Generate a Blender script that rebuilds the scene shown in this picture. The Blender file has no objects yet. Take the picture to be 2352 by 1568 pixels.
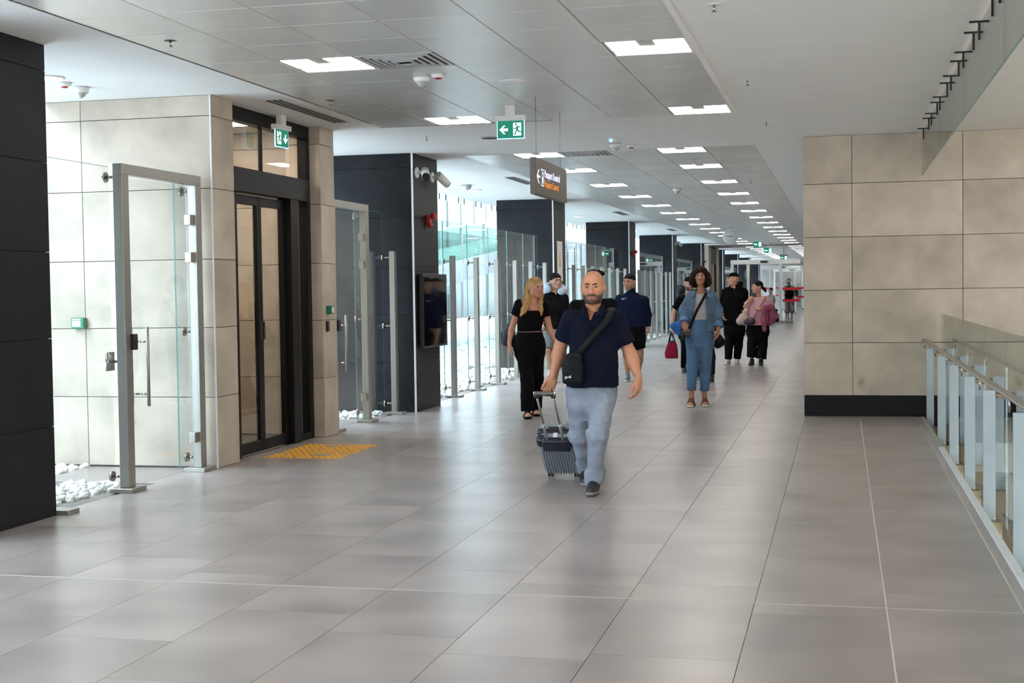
import bpy, bmesh, math, random
import numpy as np
from mathutils import Vector, Matrix

random.seed(7)
SC = bpy.context.scene
COL = SC.collection

# ------------------------------------------------------------------ camera
CAM_H = 1.58
YAW, PIT, ROL = .2333, -.03703, -.01441
FPX = 3192.8
fw = np.array([-math.sin(YAW)*math.cos(PIT), math.cos(YAW)*math.cos(PIT), math.sin(PIT)])
rt = np.array([math.cos(YAW), math.sin(YAW), 0.0])
up = np.cross(rt, fw)
cr, sr = math.cos(ROL), math.sin(ROL)
RT, UP = cr*rt+sr*up, -sr*rt+cr*up
cam_data = bpy.data.cameras.new('camera')
cam = bpy.data.objects.new('view_camera', cam_data)
COL.objects.link(cam)
cam.matrix_world = Matrix(((RT[0], UP[0], -fw[0], 0), (RT[1], UP[1], -fw[1], 0), (RT[2], UP[2], -fw[2], CAM_H), (0, 0, 0, 1)))
cam_data.sensor_width = 36
cam_data.lens = 36*FPX/2352
cam_data.clip_start = .05
cam_data.clip_end = 500
SC.camera = cam

# ------------------------------------------------------------------ world, exposure
SKY_STRENGTH = 13.5
LAMP_STRENGTH = 15.0
SC.view_settings.view_transform = 'Standard'
SC.view_settings.look = 'None'
SC.view_settings.gamma = 1
SC.view_settings.use_curve_mapping = False
SC.view_settings.exposure = .26
world = bpy.data.worlds.new('overcast_sky')
SC.world = world
world.use_nodes = True
bg = world.node_tree.nodes['Background']
bg.inputs[0].default_value = (.88, .94, 1.0, 1)
bg.inputs[1].default_value = SKY_STRENGTH
SC.cycles.transparent_max_bounces = 18
SC.cycles.max_bounces = 8
SC.cycles.diffuse_bounces = 4
SC.cycles.glossy_bounces = 3
SC.cycles.caustics_reflective = False
SC.cycles.caustics_refractive = False
SC.cycles.sample_clamp_indirect = 6

# ------------------------------------------------------------------ materials
def nodes(name):
    m = bpy.data.materials.new(name)
    m.use_nodes = True
    nt = m.node_tree
    return m, nt, nt.nodes['Principled BSDF']

def mat(name, col, rough=.5, metal=0, spec=.5, vary=0, scale=4, bump=0, bscale=60, stretch=None, rand=0, coat=0):
    m, nt, b = nodes(name)
    b.inputs['Base Color'].default_value = (*col, 1)
    b.inputs['Roughness'].default_value = rough
    b.inputs['Metallic'].default_value = metal
    b.inputs['Specular IOR Level'].default_value = spec
    if coat:
        b.inputs['Coat Weight'].default_value = coat
        b.inputs['Coat Roughness'].default_value = .1
    N = nt.nodes.new
    if vary or bump or rand:
        tc = N('ShaderNodeTexCoord')
        src = tc.outputs['Object']
        oi = N('ShaderNodeObjectInfo')
        vm = N('ShaderNodeVectorMath'); vm.operation = 'MULTIPLY_ADD'
        cmb = N('ShaderNodeCombineXYZ')
        for i in range(3):
            nt.links.new(oi.outputs['Random'], cmb.inputs[i])
        vm.inputs[1].default_value = (37, 53, 71)
        nt.links.new(cmb.outputs[0], vm.inputs[0])
        if stretch:
            mp = N('ShaderNodeMapping')
            mp.inputs['Scale'].default_value = stretch
            nt.links.new(src, mp.inputs[0])
            src = mp.outputs[0]
        nt.links.new(src, vm.inputs[2])
        src = vm.outputs[0]
    if vary or rand:
        no = N('ShaderNodeTexNoise')
        no.inputs['Scale'].default_value = scale
        no.inputs['Detail'].default_value = 5
        no.inputs['Roughness'].default_value = .55
        nt.links.new(src, no.inputs['Vector'])
        mr = N('ShaderNodeMapRange')
        mr.inputs['From Min'].default_value = .3
        mr.inputs['From Max'].default_value = .7
        mr.inputs['To Min'].default_value = 1-vary
        mr.inputs['To Max'].default_value = 1+vary
        nt.links.new(no.outputs['Fac'], mr.inputs['Value'])
        mr2 = N('ShaderNodeMapRange')
        mr2.inputs['To Min'].default_value = 1-rand
        mr2.inputs['To Max'].default_value = 1+rand
        nt.links.new(oi.outputs['Random'], mr2.inputs['Value'])
        mu = N('ShaderNodeMath'); mu.operation = 'MULTIPLY'
        nt.links.new(mr.outputs[0], mu.inputs[0]); nt.links.new(mr2.outputs[0], mu.inputs[1])
        sc = N('ShaderNodeVectorMath'); sc.operation = 'SCALE'
        sc.inputs[0].default_value = col
        nt.links.new(mu.outputs[0], sc.inputs['Scale'])
        nt.links.new(sc.outputs[0], b.inputs['Base Color'])
    if bump:
        n2 = N('ShaderNodeTexNoise')
        n2.inputs['Scale'].default_value = bscale
        n2.inputs['Detail'].default_value = 3
        nt.links.new(src, n2.inputs['Vector'])
        bp = N('ShaderNodeBump')
        bp.inputs['Strength'].default_value = bump
        bp.inputs['Distance'].default_value = .01
        nt.links.new(n2.outputs['Fac'], bp.inputs['Height'])
        nt.links.new(bp.outputs[0], b.inputs['Normal'])
    return m

def emit(name, col, strength, base=(.8, .8, .8)):
    m, nt, b = nodes(name)
    b.inputs['Base Color'].default_value = (*base, 1)
    b.inputs['Emission Color'].default_value = (*col, 1)
    b.inputs['Emission Strength'].default_value = strength
    return m

def glass(name, tint, refl=.9, rough=.0):
    m = bpy.data.materials.new(name); m.use_nodes = True
    nt = m.node_tree; nt.nodes.clear(); N = nt.nodes.new
    out = N('ShaderNodeOutputMaterial')
    tr = N('ShaderNodeBsdfTransparent'); tr.inputs[0].default_value = (*tint, 1)
    gl = N('ShaderNodeBsdfGlossy'); gl.inputs['Roughness'].default_value = rough
    gl.inputs['Color'].default_value = (refl, refl, refl, 1)
    lw = N('ShaderNodeLayerWeight'); lw.inputs[0].default_value = .5
    pw = N('ShaderNodeMath'); pw.operation = 'POWER'; pw.inputs[1].default_value = 5
    nt.links.new(lw.outputs['Facing'], pw.inputs[0])
    fr = N('ShaderNodeMath'); fr.operation = 'MULTIPLY_ADD'; fr.inputs[1].default_value = .9; fr.inputs[2].default_value = .04
    nt.links.new(pw.outputs[0], fr.inputs[0])
    mx = N('ShaderNodeMixShader')
    nt.links.new(fr.outputs[0], mx.inputs[0]); nt.links.new(tr.outputs[0], mx.inputs[1]); nt.links.new(gl.outputs[0], mx.inputs[2])
    nt.links.new(mx.outputs[0], out.inputs[0])
    return m

def vcol_mat(name, rough=.5, spec=.4, sss=0, bump=0, bscale=200):
    m, nt, b = nodes(name)
    at = nt.nodes.new('ShaderNodeAttribute'); at.attribute_name = 'col'
    nt.links.new(at.outputs['Color'], b.inputs['Base Color'])
    b.inputs['Roughness'].default_value = rough
    b.inputs['Specular IOR Level'].default_value = spec
    if sss:
        b.inputs['Subsurface Weight'].default_value = sss
        b.inputs['Subsurface Radius'].default_value = (.02, .008, .005)
        b.inputs['Subsurface Scale'].default_value = .3
    return m

def floor_mat(name, slab=False):
    m, nt, b = nodes(name)
    N = nt.nodes.new; Lk = nt.links.new
    tc = N('ShaderNodeTexCoord'); oi = N('ShaderNodeObjectInfo')
    cmb = N('ShaderNodeCombineXYZ')
    for i in range(3): Lk(oi.outputs['Random'], cmb.inputs[i])
    mp = N('ShaderNodeMapping'); mp.inputs['Scale'].default_value = (1, 1.15, 1)
    Lk(tc.outputs['Object'], mp.inputs[0])
    vm = N('ShaderNodeVectorMath'); vm.operation = 'MULTIPLY_ADD'; vm.inputs[1].default_value = (37, 53, 71)
    Lk(cmb.outputs[0], vm.inputs[0]); Lk(mp.outputs[0], vm.inputs[2])
    n1 = N('ShaderNodeTexNoise'); n1.inputs['Scale'].default_value = 1.7; n1.inputs['Detail'].default_value = 1.5; n1.inputs['Roughness'].default_value = .45
    n1.inputs['Distortion'].default_value = .15
    Lk(vm.outputs[0], n1.inputs['Vector'])
    cr_ = N('ShaderNodeValToRGB')
    e = cr_.color_ramp.elements
    e[0].position = .28; e[0].color = (.278, .240, .228, 1)
    e[1].position = .75; e[1].color = (.42, .364, .346, 1)
    Lk(n1.outputs['Fac'], cr_.inputs[0])
    mr = N('ShaderNodeMapRange'); mr.inputs['To Min'].default_value = .94; mr.inputs['To Max'].default_value = 1.06
    Lk(oi.outputs['Random'], mr.inputs['Value'])
    sc = N('ShaderNodeVectorMath'); sc.operation = 'SCALE'
    Lk(cr_.outputs[0], sc.inputs[0]); Lk(mr.outputs[0], sc.inputs['Scale'])
    colour = sc.outputs[0]
    if slab:
        br = N('ShaderNodeTexBrick')
        mp2 = N('ShaderNodeMapping'); mp2.inputs['Rotation'].default_value = (0, 0, math.pi/2)
        Lk(tc.outputs['Object'], mp2.inputs[0]); Lk(mp2.outputs[0], br.inputs['Vector'])
        br.inputs['Scale'].default_value = 1; br.inputs['Brick Width'].default_value = 1.254; br.inputs['Row Height'].default_value = .637
        br.inputs['Mortar Size'].default_value = .003
        br.inputs['Mortar'].default_value = (.2, .18, .17, 1)
        Lk(colour, br.inputs['Color1']); Lk(colour, br.inputs['Color2'])
        colour = br.outputs['Color']
    Lk(colour, b.inputs['Base Color'])
    b.inputs['Roughness'].default_value = .28
    b.inputs['Specular IOR Level'].default_value = .55
    return m

M = dict(
    floor=floor_mat('floor_porcelain'), floor_far=floor_mat('floor_porcelain_far', True),
    grout=mat('grout', (.2, .18, .165), .8), grout_light=mat('grout_light', (.6, .57, .53), .8),
    gypsum=mat('painted_gypsum', (.78, .78, .77), .75, spec=.2, vary=.02, scale=2),
    panel=mat('satin_metal_ceiling_panel', (.74, .735, .71), .30, metal=.35, vary=.04, scale=3, rand=.05),
    panel_joint=mat('panel_joint', (.58, .57, .54), .6),
    limestone=mat('limestone', (.52, .445, .365), .55, spec=.3, vary=.19, scale=2.2, bump=.04, bscale=40, rand=.05),
    joint_dark=mat('dark_joint', (.03, .027, .025), .8),
    darkstone=mat('charcoal_stone', (.011, .012, .015), .5, spec=.2, vary=.22, scale=2.5, rand=.12),
    white_trim=mat('white_aluminium_trim', (.8, .82, .86), .35),
    steel=mat('brushed_steel', (.36, .35, .32), .36, metal=.7, vary=.06, scale=8, stretch=(6, 6, .3)),
    steel_grey=mat('grey_steel_plate', (.36, .40, .43), .42, metal=.55, vary=.06, scale=5),
    chrome=mat('polished_steel', (.40, .38, .35), .22, metal=1),
    brass=mat('tarnished_clamp', (.26, .2, .13), .35, metal=.9),
    dark_metal=mat('black_metal', (.02, .02, .02), .4, metal=.5),
    frame=mat('charcoal_door_frame', (.008, .008, .009), .42, spec=.15, vary=.1),
    glass=glass('clear_glass', (.965, .982, .982)), glass_green=glass('greenish_glass', (.90, .965, .95)),
    glass_edge=mat('glass_edge', (.10, .27, .25), .3, spec=.4),
    glass_smoke=glass('smoke_barrier_glass', (.82, .86, .84)),
    glass_door=glass('door_glass', (.95, .93, .89)),
    glass_sky=glass('facade_glass', (.88, .945, .975)),
    white=mat('white_plastic', (.8, .8, .79), .35), black=mat('black_plastic', (.012, .012, .013), .35),
    screen=mat('dark_screen', (.003, .003, .004), .05, spec=.35), red=mat('red_plastic', (.38, .012, .012), .35),
    red_stripe=mat('red_stripe', (.8, .02, .03), .5), green=mat('green_plastic', (.01, .2, .11), .4),
    yellow=mat('yellow_stud', (.78, .38, .02), .45), kerb=mat('white_kerb', (.72, .75, .78), .5, vary=.05, scale=3),
    concrete=mat('concrete', (.36, .34, .32), .8, vary=.12, scale=3), beige=mat('beige_render', (.33, .28, .21), .8, vary=.1, scale=3),
    pebble=mat('white_pebble', (.84, .84, .83), .6, vary=.05, scale=6, bump=.05, bscale=30), ramp=mat('white_render', (.5, .5, .5), .8),
    paper=mat('paper', (.8, .8, .78), .7), orange=mat('orange_print', (.8, .25, .05), .6),
    lamp=emit('lamp_diffuser', (1, .95, .88), LAMP_STRENGTH), downlight=emit('downlight_diffuser', (.95, .97, 1), 14),
    sign_green=emit('sign_green', (.0, .17, .10), .9, (0, .1, .06)), sign_white=emit('sign_white', (.75, .85, 1), 1.1),
    sign_edge=emit('sign_edge', (.3, .6, 1), 1.4), sign_body=mat('brown_grey_sign_box', (.115, .095, .085), .45, metal=.3, vary=.08),
    text_white=emit('text_white', (.72, .76, 1), 1.0, (.3, .3, .4)), text_orange=emit('text_orange', (1, .30, .01), .62, (.3, .1, 0)), text_blue=emit('text_blue', (.1, .3, 1), 2),
    vent=mat('vent_metal', (.5, .5, .49), .4, metal=.3), void=mat('vent_void', (.01, .01, .01), .9),
    clockface=mat('clock_face', (.78, .78, .77), .4),
)

# ------------------------------------------------------------------ helpers
MESHES = {}
def tag(o, label=None, cat=None, group=None, kind=None):
    if label: o['label'] = label
    if cat: o['category'] = cat
    if group: o['group'] = group
    if kind: o['kind'] = kind
    return o

def empty(name, loc=(0, 0, 0), rz=0, label=None, cat=None, group=None, kind=None):
    o = bpy.data.objects.new(name, None)
    o.empty_display_size = .1
    COL.objects.link(o)
    o.location = loc
    o.rotation_euler = (0, 0, rz)
    return tag(o, label, cat, group, kind)

def link(name, me, m, parent=None, loc=(0, 0, 0), smooth=False):
    if m is not None and not me.materials:
        me.materials.append(m)
    if smooth:
        me.shade_smooth()
    o = bpy.data.objects.new(name, me)
    COL.objects.link(o)
    if parent is not None:
        o.parent = parent
    o.location = loc
    return o

def wl(p):
    v = Vector((0, 0, 0))
    while p is not None:
        v += Vector(p.location); p = p.parent
    return v

def boxmesh(dx, dy, dz, m, bev=0):
    k = (round(dx, 4), round(dy, 4), round(dz, 4), m.name, round(bev, 4))
    if k in MESHES: return MESHES[k]
    bm = bmesh.new()
    bmesh.ops.create_cube(bm, size=1)
    bmesh.ops.scale(bm, vec=(dx, dy, dz), verts=bm.verts)
    if bev:
        bmesh.ops.bevel(bm, geom=bm.edges[:], offset=bev, segments=1 if bev < .008 else 2, affect='EDGES', profile=.6)
    me = bpy.data.meshes.new('box'); bm.to_mesh(me); bm.free()
    me.materials.append(m)
    MESHES[k] = me
    return me

def box(name, x0, x1, y0, y1, z0, z1, m, parent=None, bev=0):
    """axis aligned box given in world metres (parents unrotated)"""
    me = boxmesh(abs(x1-x0), abs(y1-y0), abs(z1-z0), m, bev)
    c = Vector(((x0+x1)/2, (y0+y1)/2, (z0+z1)/2))
    return link(name, me, None, parent, c-wl(parent))

def lbox(name, c, d, m, parent=None, bev=0, rot=(0, 0, 0)):
    """box in the parent's own frame"""
    o = link(name, boxmesh(d[0], d[1], d[2], m, bev), None, parent, c)
    o.rotation_euler = rot
    return o

def bm_cyl(bm, a, b, r0, r1=None, seg=16, caps=True):
    a, b = Vector(a), Vector(b); r1 = r0 if r1 is None else r1
    d = (b-a); L_ = d.length
    q = d.to_track_quat('Z', 'Y').to_matrix().to_4x4()
    q.translation = (a+b)/2
    bmesh.ops.create_cone(bm, cap_ends=caps, segments=seg, radius1=r0, radius2=max(r1, 1e-5), depth=L_, matrix=q)

def cyl(name, a, b, r0, m, parent=None, r1=None, seg=16, smooth=True):
    bm = bmesh.new(); bm_cyl(bm, a, b, r0, r1, seg)
    me = bpy.data.meshes.new(name); bm.to_mesh(me); bm.free()
    me.materials.append(m)
    if smooth:
        for p in me.polygons: p.use_smooth = len(p.vertices) == 4
    return link(name, me, None, parent)

def pyd(name, v, f, m, parent=None, loc=(0, 0, 0), smooth=False):
    me = bpy.data.meshes.new(name); me.from_pydata([tuple(p) for p in v], [], f); me.update()
    me.materials.append(m)
    if smooth: me.shade_smooth()
    return link(name, me, None, parent, loc)

def prism(name, pts, thick, m, parent=None, frame=None, loc=(0, 0, 0)):
    """polygon pts (u,v) extruded along w; frame = (origin,U,V,W)"""
    bm = bmesh.new()
    O_, U_, V_, W_ = [Vector(k) for k in frame]
    vs = [bm.verts.new(O_+U_*u+V_*v) for u, v in pts]
    f = bm.faces.new(vs)
    r = bmesh.ops.extrude_face_region(bm, geom=[f])
    bmesh.ops.translate(bm, vec=W_*thick, verts=[e for e in r['geom'] if isinstance(e, bmesh.types.BMVert)])
    bmesh.ops.recalc_face_normals(bm, faces=bm.faces)
    bmesh.ops.triangulate(bm, faces=[q for q in bm.faces if len(q.verts) > 4])
    me = bpy.data.meshes.new(name); bm.to_mesh(me); bm.free()
    me.materials.append(m)
    return link(name, me, None, parent, loc)

def lathe(name, prof, m, parent=None, loc=(0, 0, 0), seg=20, axis='Z'):
    v, f = [], []
    n = len(prof)
    for i in range(seg):
        a = 2*math.pi*i/seg
        for r, z in prof:
            v.append((r*math.cos(a), r*math.sin(a), z))
    for i in range(seg):
        j = (i+1) % seg
        for k in range(n-1):
            f.append((i*n+k, j*n+k, j*n+k+1, i*n+k+1))
    o = pyd(name, v, f, m, parent, loc, True)
    return o

def text(name, s, size, m, parent, origin, U, V, ext=.002):
    cu = bpy.data.curves.new(name, 'FONT')
    cu.body = s; cu.size = size; cu.extrude = ext
    tmp = bpy.data.objects.new(name, cu); COL.objects.link(tmp)
    me = bpy.data.meshes.new_from_object(tmp.evaluated_get(bpy.context.evaluated_depsgraph_get()))
    bpy.data.objects.remove(tmp)
    me.materials.clear(); me.materials.append(m)
    o = link(name, me, None, parent)
    U, V = Vector(U).normalized(), Vector(V).normalized(); W = U.cross(V)
    mt = Matrix((U, V, W)).transposed().to_4x4(); mt.translation = Vector(origin)
    o.matrix_local = mt
    o['kind'] = 'stuff'
    return o

def copy_tree(o, parent=None, off=(0, 0, 0)):
    c = o.copy(); COL.objects.link(c)
    c.parent = parent
    if parent is None:
        c.location = Vector(o.location)+Vector(off)
    for ch in list(o.children):
        copy_tree(ch, c)
    return c

ORD = 'first second third fourth fifth sixth seventh eighth ninth tenth eleventh twelfth thirteenth fourteenth fifteenth sixteenth'.split()
HC = 3.375      # ceiling height

# ================================================================== SETTING
# ---------------- floor: slab + tiles
TX0, TW, TL = .204, .637, 1.254
floor = box('floor', -7.2, .95, -12, 140, -.35, -.012, M['grout'])
tag(floor, 'grey porcelain tiled floor of the long corridor', kind='structure')
col_off = {0: .35, -1: 0, -2: 1.63, -3: 1.52, -4: .55, -5: .9, -6: .25, -7: .62, -8: 1.05, -9: .3}
Y_SPLIT = 33.0
ntile = 0
for c in range(-9, 1):
    xa, xb = TX0+TW*c, TX0+TW*(c+1)
    if c == -9: xa = -5.62
    # rows broken by the continuous joint at y = 6.98
    for (ya, yb) in ((3.0, 6.98), (6.98, Y_SPLIT)):
        y = ya - (TL - (col_off[c] % TL) if col_off[c] else 0)
        while y < yb:
            p, q = max(y, ya), min(y+TL, yb)
            if q-p > .03:
                box('tile', xa+.0015, xb-.0015, p+.0015, q-.0015, -.012, 0, M['floor'], floor)
                ntile += 1
            y += TL
far = box('floor_tiles_far', -5.62, .841, Y_SPLIT, 140, -.012, 0, M['floor_far'], floor); far['kind'] = 'stuff'
back = box('floor_tiles_behind', -5.62, .841, -12, 3.0, -.012, 0, M['floor_far'], floor); back['kind'] = 'stuff'
box('grout_line', TX0-.004, TX0+.004, 3, 17.2, -.011, .0006, M['grout_light'], floor)
box('grout_line', -5.62, .841, 6.976, 6.984, -.011, .0004, M['grout_light'], floor)
box('grout_line', .838, .846, 3, 17.2, -.011, .0006, M['grout_light'], floor)
box('border_strip', .846, .90, -12, 17.2, -.012, 0, M['floor'], floor)
kerb = box('kerb', .90, .953, -12, 13.95, -.3, .012, M['kerb'], floor, .004)
box('kerb_end', .90, .95, 13.95, 17.2, -.3, .004, M['concrete'], floor)

# threshold floor inside the bays (grey tile path) and pebble beds come later
# ---------------- ceiling
ceil = empty('ceiling', (0, 0, HC), label='flat gypsum ceiling with two fields of satin metal panels', kind='structure')
PW = .635
FX0, FX1 = -4.88, -1.07
S1 = (14.53-PW*38, 14.53)
S2 = (17.95, 17.95+PW*66)
S3 = (63.0, 63.0+PW*80)
def gyp(x0, x1, y0, y1): box('gypsum_slab', x0, x1, y0, y1, HC, HC+.25, M['gypsum'], ceil)
gyp(FX1, 8, -12, 17.3)
gyp(FX1, .2, 17.3, 140)
gyp(-7.2, FX0, -12, 140)
gyp(FX0, FX1, S1[1], S2[0]); gyp(FX0, FX1, S2[1], S3[0]); gyp(FX0, FX1, S3[1], 140)
# section 1 rows are counted back from its far edge
SEC1_ROWS = (0, 6, 12, 18, 24, 30, 36)
COL_R1, COL_L = 5, 1     # panel columns counted from the left edge
SEC2_ROWS = [0, 4]+list(range(9, 66, 5))
SEC3_ROWS = list(range(1, 80, 5))
backing = box('panel_backing', FX0, FX1, S1[0], S1[1], HC+.012, HC+.2, M['panel_joint'], ceil)
box('panel_backing', FX0, FX1, S2[0], S2[1], HC+.012, HC+.2, M['panel_joint'], ceil)
box('panel_backing', FX0, FX1, S3[0], S3[1], HC+.012, HC+.2, M['panel_joint'], ceil)
for c in range(6):
    for r in range(22):
        if c in (COL_R1, COL_L) and r in SEC1_ROWS: continue
        if c == 2 and r == 6: continue
        x0 = FX0+PW*c; y1 = S1[1]-PW*r
        box('metal_panel', x0+.003, x0+PW-.003, y1-PW+.003, y1-.003, HC-.004, HC+.012, M['panel'], ceil, .003)
    for r in range(28):
        if c in (4, COL_L) and r in SEC2_ROWS: continue
        if c == 2 and r == 0: continue
        x0 = FX0+PW*c; y0 = S2[0]+PW*r
        box('metal_panel', x0+.003, x0+PW-.003, y0+.003, y0+PW-.003, HC-.004, HC+.012, M['panel'], ceil, .003)
p = box('metal_panels_behind', FX0, FX1, S1[0], S1[1]-PW*22, HC-.004, HC+.012, M['panel'], ceil); p['kind'] = 'stuff'
p = box('metal_panels_far', FX0, FX1, S2[0]+PW*28, S2[1], HC-.004, HC+.012, M['panel'], ceil); p['kind'] = 'stuff'
p = box('metal_panels_end', FX0, FX1, S3[0], S3[1], HC-.004, HC+.012, M['panel'], ceil); p['kind'] = 'stuff'
# edge trims of the first field
box('edge_trim', FX1-.012, FX1+.03, S1[0], S1[1], HC-.008, HC+.01, M['gypsum'], ceil)
box('edge_trim', FX0-.03, FX0+.006, S1[0], S1[1], HC-.012, HC+.01, M['gypsum'], ceil)
box('shadow_gap', FX0+.006, FX0+.014, S1[0], S1[1]-.4, HC-.006, HC+.01, M['void'], ceil)
box('shadow_gap', FX0, FX0+PW*3, S1[1]-.012, S1[1], HC-.006, HC+.01, M['void'], ceil)

# ---------------- ceiling lamps
def lamp_proto():
    t = empty('ceiling_light', (0, 0, HC))
    W = PW-.02
    lbox('tray', (0, 0, .006), (W, W, .012), M['vent'], t)
    # luminous shape: a full bar at the near side, slots, a far block with a notch
    s = .285
    pts = [(-s, -s), (s, -s), (s, -s+.13), (s-.06, -s+.13), (s-.06, -s+.155), (s, -s+.155), (s, s), (.065, s), (.065, .05), (-.065, .05), (-.065, s),
           (-s, s), (-s, -s+.19), (-s+.1, -s+.19), (-s+.1, -s+.13), (-s, -s+.13)]
    pts = [(x, -y) for x, y in pts]
    d = prism('diffuser', pts, .003, M['lamp'], t, frame=((0, 0, -.003), (1, 0, 0), (0, 1, 0), (0, 0, 1)))
    return t
lamp0 = lamp_proto(); nl = [0]
def put_lamp(x, y, label):
    o = lamp0 if nl[0] == 0 else copy_tree(lamp0)
    nl[0] += 1
    o.location = (x, y, HC-.001)
    tag(o, label, 'ceiling light', 'square lamps recessed in the ceiling')
for i, r in enumerate(SEC1_ROWS):
    y = S1[1]-PW*(r+.5)
    where = ('nearest the wide plain ceiling band', 'nearest the top edge of the photo')[i] if i < 2 else 'behind the viewer, row %s' % ORD[i]
    put_lamp(FX0+PW*(COL_L+.5), y, 'glowing square ceiling lamp on the door side, %s' % where)
    put_lamp(FX0+PW*(COL_R1+.5), y, 'glowing square ceiling lamp on the railing side, %s' % where)
for i, r in enumerate(SEC2_ROWS):
    y = S2[0]+PW*(r+.5)
    put_lamp(FX0+PW*(COL_L+.5), y, 'glowing square lamp %s past the plain ceiling band, column side row' % ORD[i])
    put_lamp(FX0+PW*(4+.5), y, 'glowing square lamp %s past the plain ceiling band, wall side row' % ORD[i])
for i, r in enumerate(SEC3_ROWS[:12]):
    y = S3[0]+PW*(r+.5)
    put_lamp(FX0+PW*(COL_L+.5), y, 'tiny far ceiling lamp %s beyond the clock, column side' % ORD[i])
    put_lamp(FX0+PW*(4+.5), y, 'tiny far ceiling lamp %s beyond the clock, wall side' % ORD[i])

# ---------------- stone clad walls
def clad(parent, axis, pos, sign, us, zs, m, th=.02, gap=.0028):
    """panels on a plane; axis 'y': plane y=pos spanning x; axis 'x': plane x=pos spanning y; sign = outward"""
    for i in range(len(us)-1):
        for j in range(len(zs)-1):
            u0, u1, z0, z1 = us[i]+gap, us[i+1]-gap, zs[j]+gap, zs[j+1]-gap
            a, b = sorted((pos, pos-sign*th))
            if axis == 'y': box('panel', u0, u1, a, b, z0, z1, m, parent, .002)
            else: box('panel', a, b, u0, u1, z0, z1, m, parent, .002)
ZJ = [.25, .886, 1.522, 2.159, 2.80, HC]
def stain(base, c, r):
    m = base.copy(); m.name = 'limestone_with_rust_stain'; nt = m.node_tree; N = nt.nodes.new; b = nt.nodes['Principled BSDF']
    src = b.inputs['Base Color'].links[0].from_socket
    tc = N('ShaderNodeTexCoord'); ds = N('ShaderNodeVectorMath'); ds.operation = 'SUBTRACT'; ds.inputs[1].default_value = c
    sc = N('ShaderNodeVectorMath'); sc.operation = 'MULTIPLY'; sc.inputs[1].default_value = (1/r[0], 0, 1/r[1])
    ln = N('ShaderNodeVectorMath'); ln.operation = 'LENGTH'; no = N('ShaderNodeTexNoise'); no.inputs['Scale'].default_value = 14
    nt.links.new(tc.outputs['Object'], ds.inputs[0]); nt.links.new(ds.outputs[0], sc.inputs[0]); nt.links.new(sc.outputs[0], ln.inputs[0]); nt.links.new(tc.outputs['Object'], no.inputs['Vector'])
    ad = N('ShaderNodeMath'); ad.operation = 'ADD'; nt.links.new(ln.outputs['Value'], ad.inputs[0]); nt.links.new(no.outputs['Fac'], ad.inputs[1])
    mr = N('ShaderNodeMapRange'); mr.inputs['From Min'].default_value = .45; mr.inputs['From Max'].default_value = 1.4; mr.inputs['To Min'].default_value = .62; mr.inputs['To Max'].default_value = 0
    nt.links.new(ad.outputs[0], mr.inputs['Value'])
    mx = N('ShaderNodeMix'); mx.data_type = 'RGBA'; nt.links.new(mr.outputs[0], mx.inputs[0]); nt.links.new(src, mx.inputs[6]); mx.inputs[7].default_value = (.24, .12, .035, 1)
    nt.links.new(mx.outputs[2], b.inputs['Base Color'])
    return m
M['limestone_stain'] = stain(M['limestone'], (-.535, 0, -.16), (.07, .13))
wr = box('wall_right', -.44, 8, 17.24, 17.5, -4, HC, M['joint_dark'])
tag(wr, 'beige limestone clad wall closing the walkway beyond the railing', kind='structure')
clad(wr, 'y', 17.22, -1, [-.45, .124, 1.393, 2.662, 3.93, 5.2], ZJ, M['limestone'])
for o_ in list(wr.children):
    w_ = wl(o_)
    if o_.name.startswith('panel') and abs(w_.x-.7585) < .05 and w_.z < .8:
        o_.data = o_.data.copy(); o_.data.materials[0] = M['limestone_stain']
clad(wr, 'y', 17.22, -1, [4.2, 5.4, 6.6], [-4, -3, -2, -1, -.1, .25], M['limestone'])
land = box('floor_landing', 1.2, 4.2, 14.6, 17.22, -.3, -.02, M['floor_far']); tag(land, 'grey landing on the far side of the railing', kind='structure')
box('landing_edge', 1.2, 4.2, 14.5, 14.6, -.3, -.01, M['kerb'], land)
box('skirting', -.45, 4.2, 17.222, 17.24, 0, .246, M['frame'], wr)
ws = box('wall_side', -.43, -.2, 17.5, 140, 0, HC, M['joint_dark'])
tag(ws, 'limestone wall running along the far half of the corridor', kind='structure')
clad(ws, 'x', -.45, -1, [17.24+1.27*i for i in range(40)], [0, .25]+ZJ[1:], M['limestone'])
wb = box('wall_back', -7.2, 8, -12.2, -12, -.3, HC, M['limestone']); tag(wb, 'limestone wall behind the viewer', kind='structure')
wf = box('wall_far', -7.2, 0, 108, 108.2, -.3, HC, M['concrete']); tag(wf, 'pale wall at the distant end of the corridor', kind='structure')
# the void beyond the railing
wv = box('wall_void', 7.6, 8, -12, 17.3, -4.2, HC, M['limestone']); tag(wv, 'limestone wall across the stair void', kind='structure')
lf = box('floor_lower', .6, 8, -12, 17.3, -4.3, -4.0, M['beige']); tag(lf, 'beige floor of the lower level below the railing', kind='structure')
sl = box('slab_edge', .60, .90, -12, 17.22, -.9, -.30, M['concrete']); tag(sl, 'concrete slab edge under the railing', kind='structure')

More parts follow.
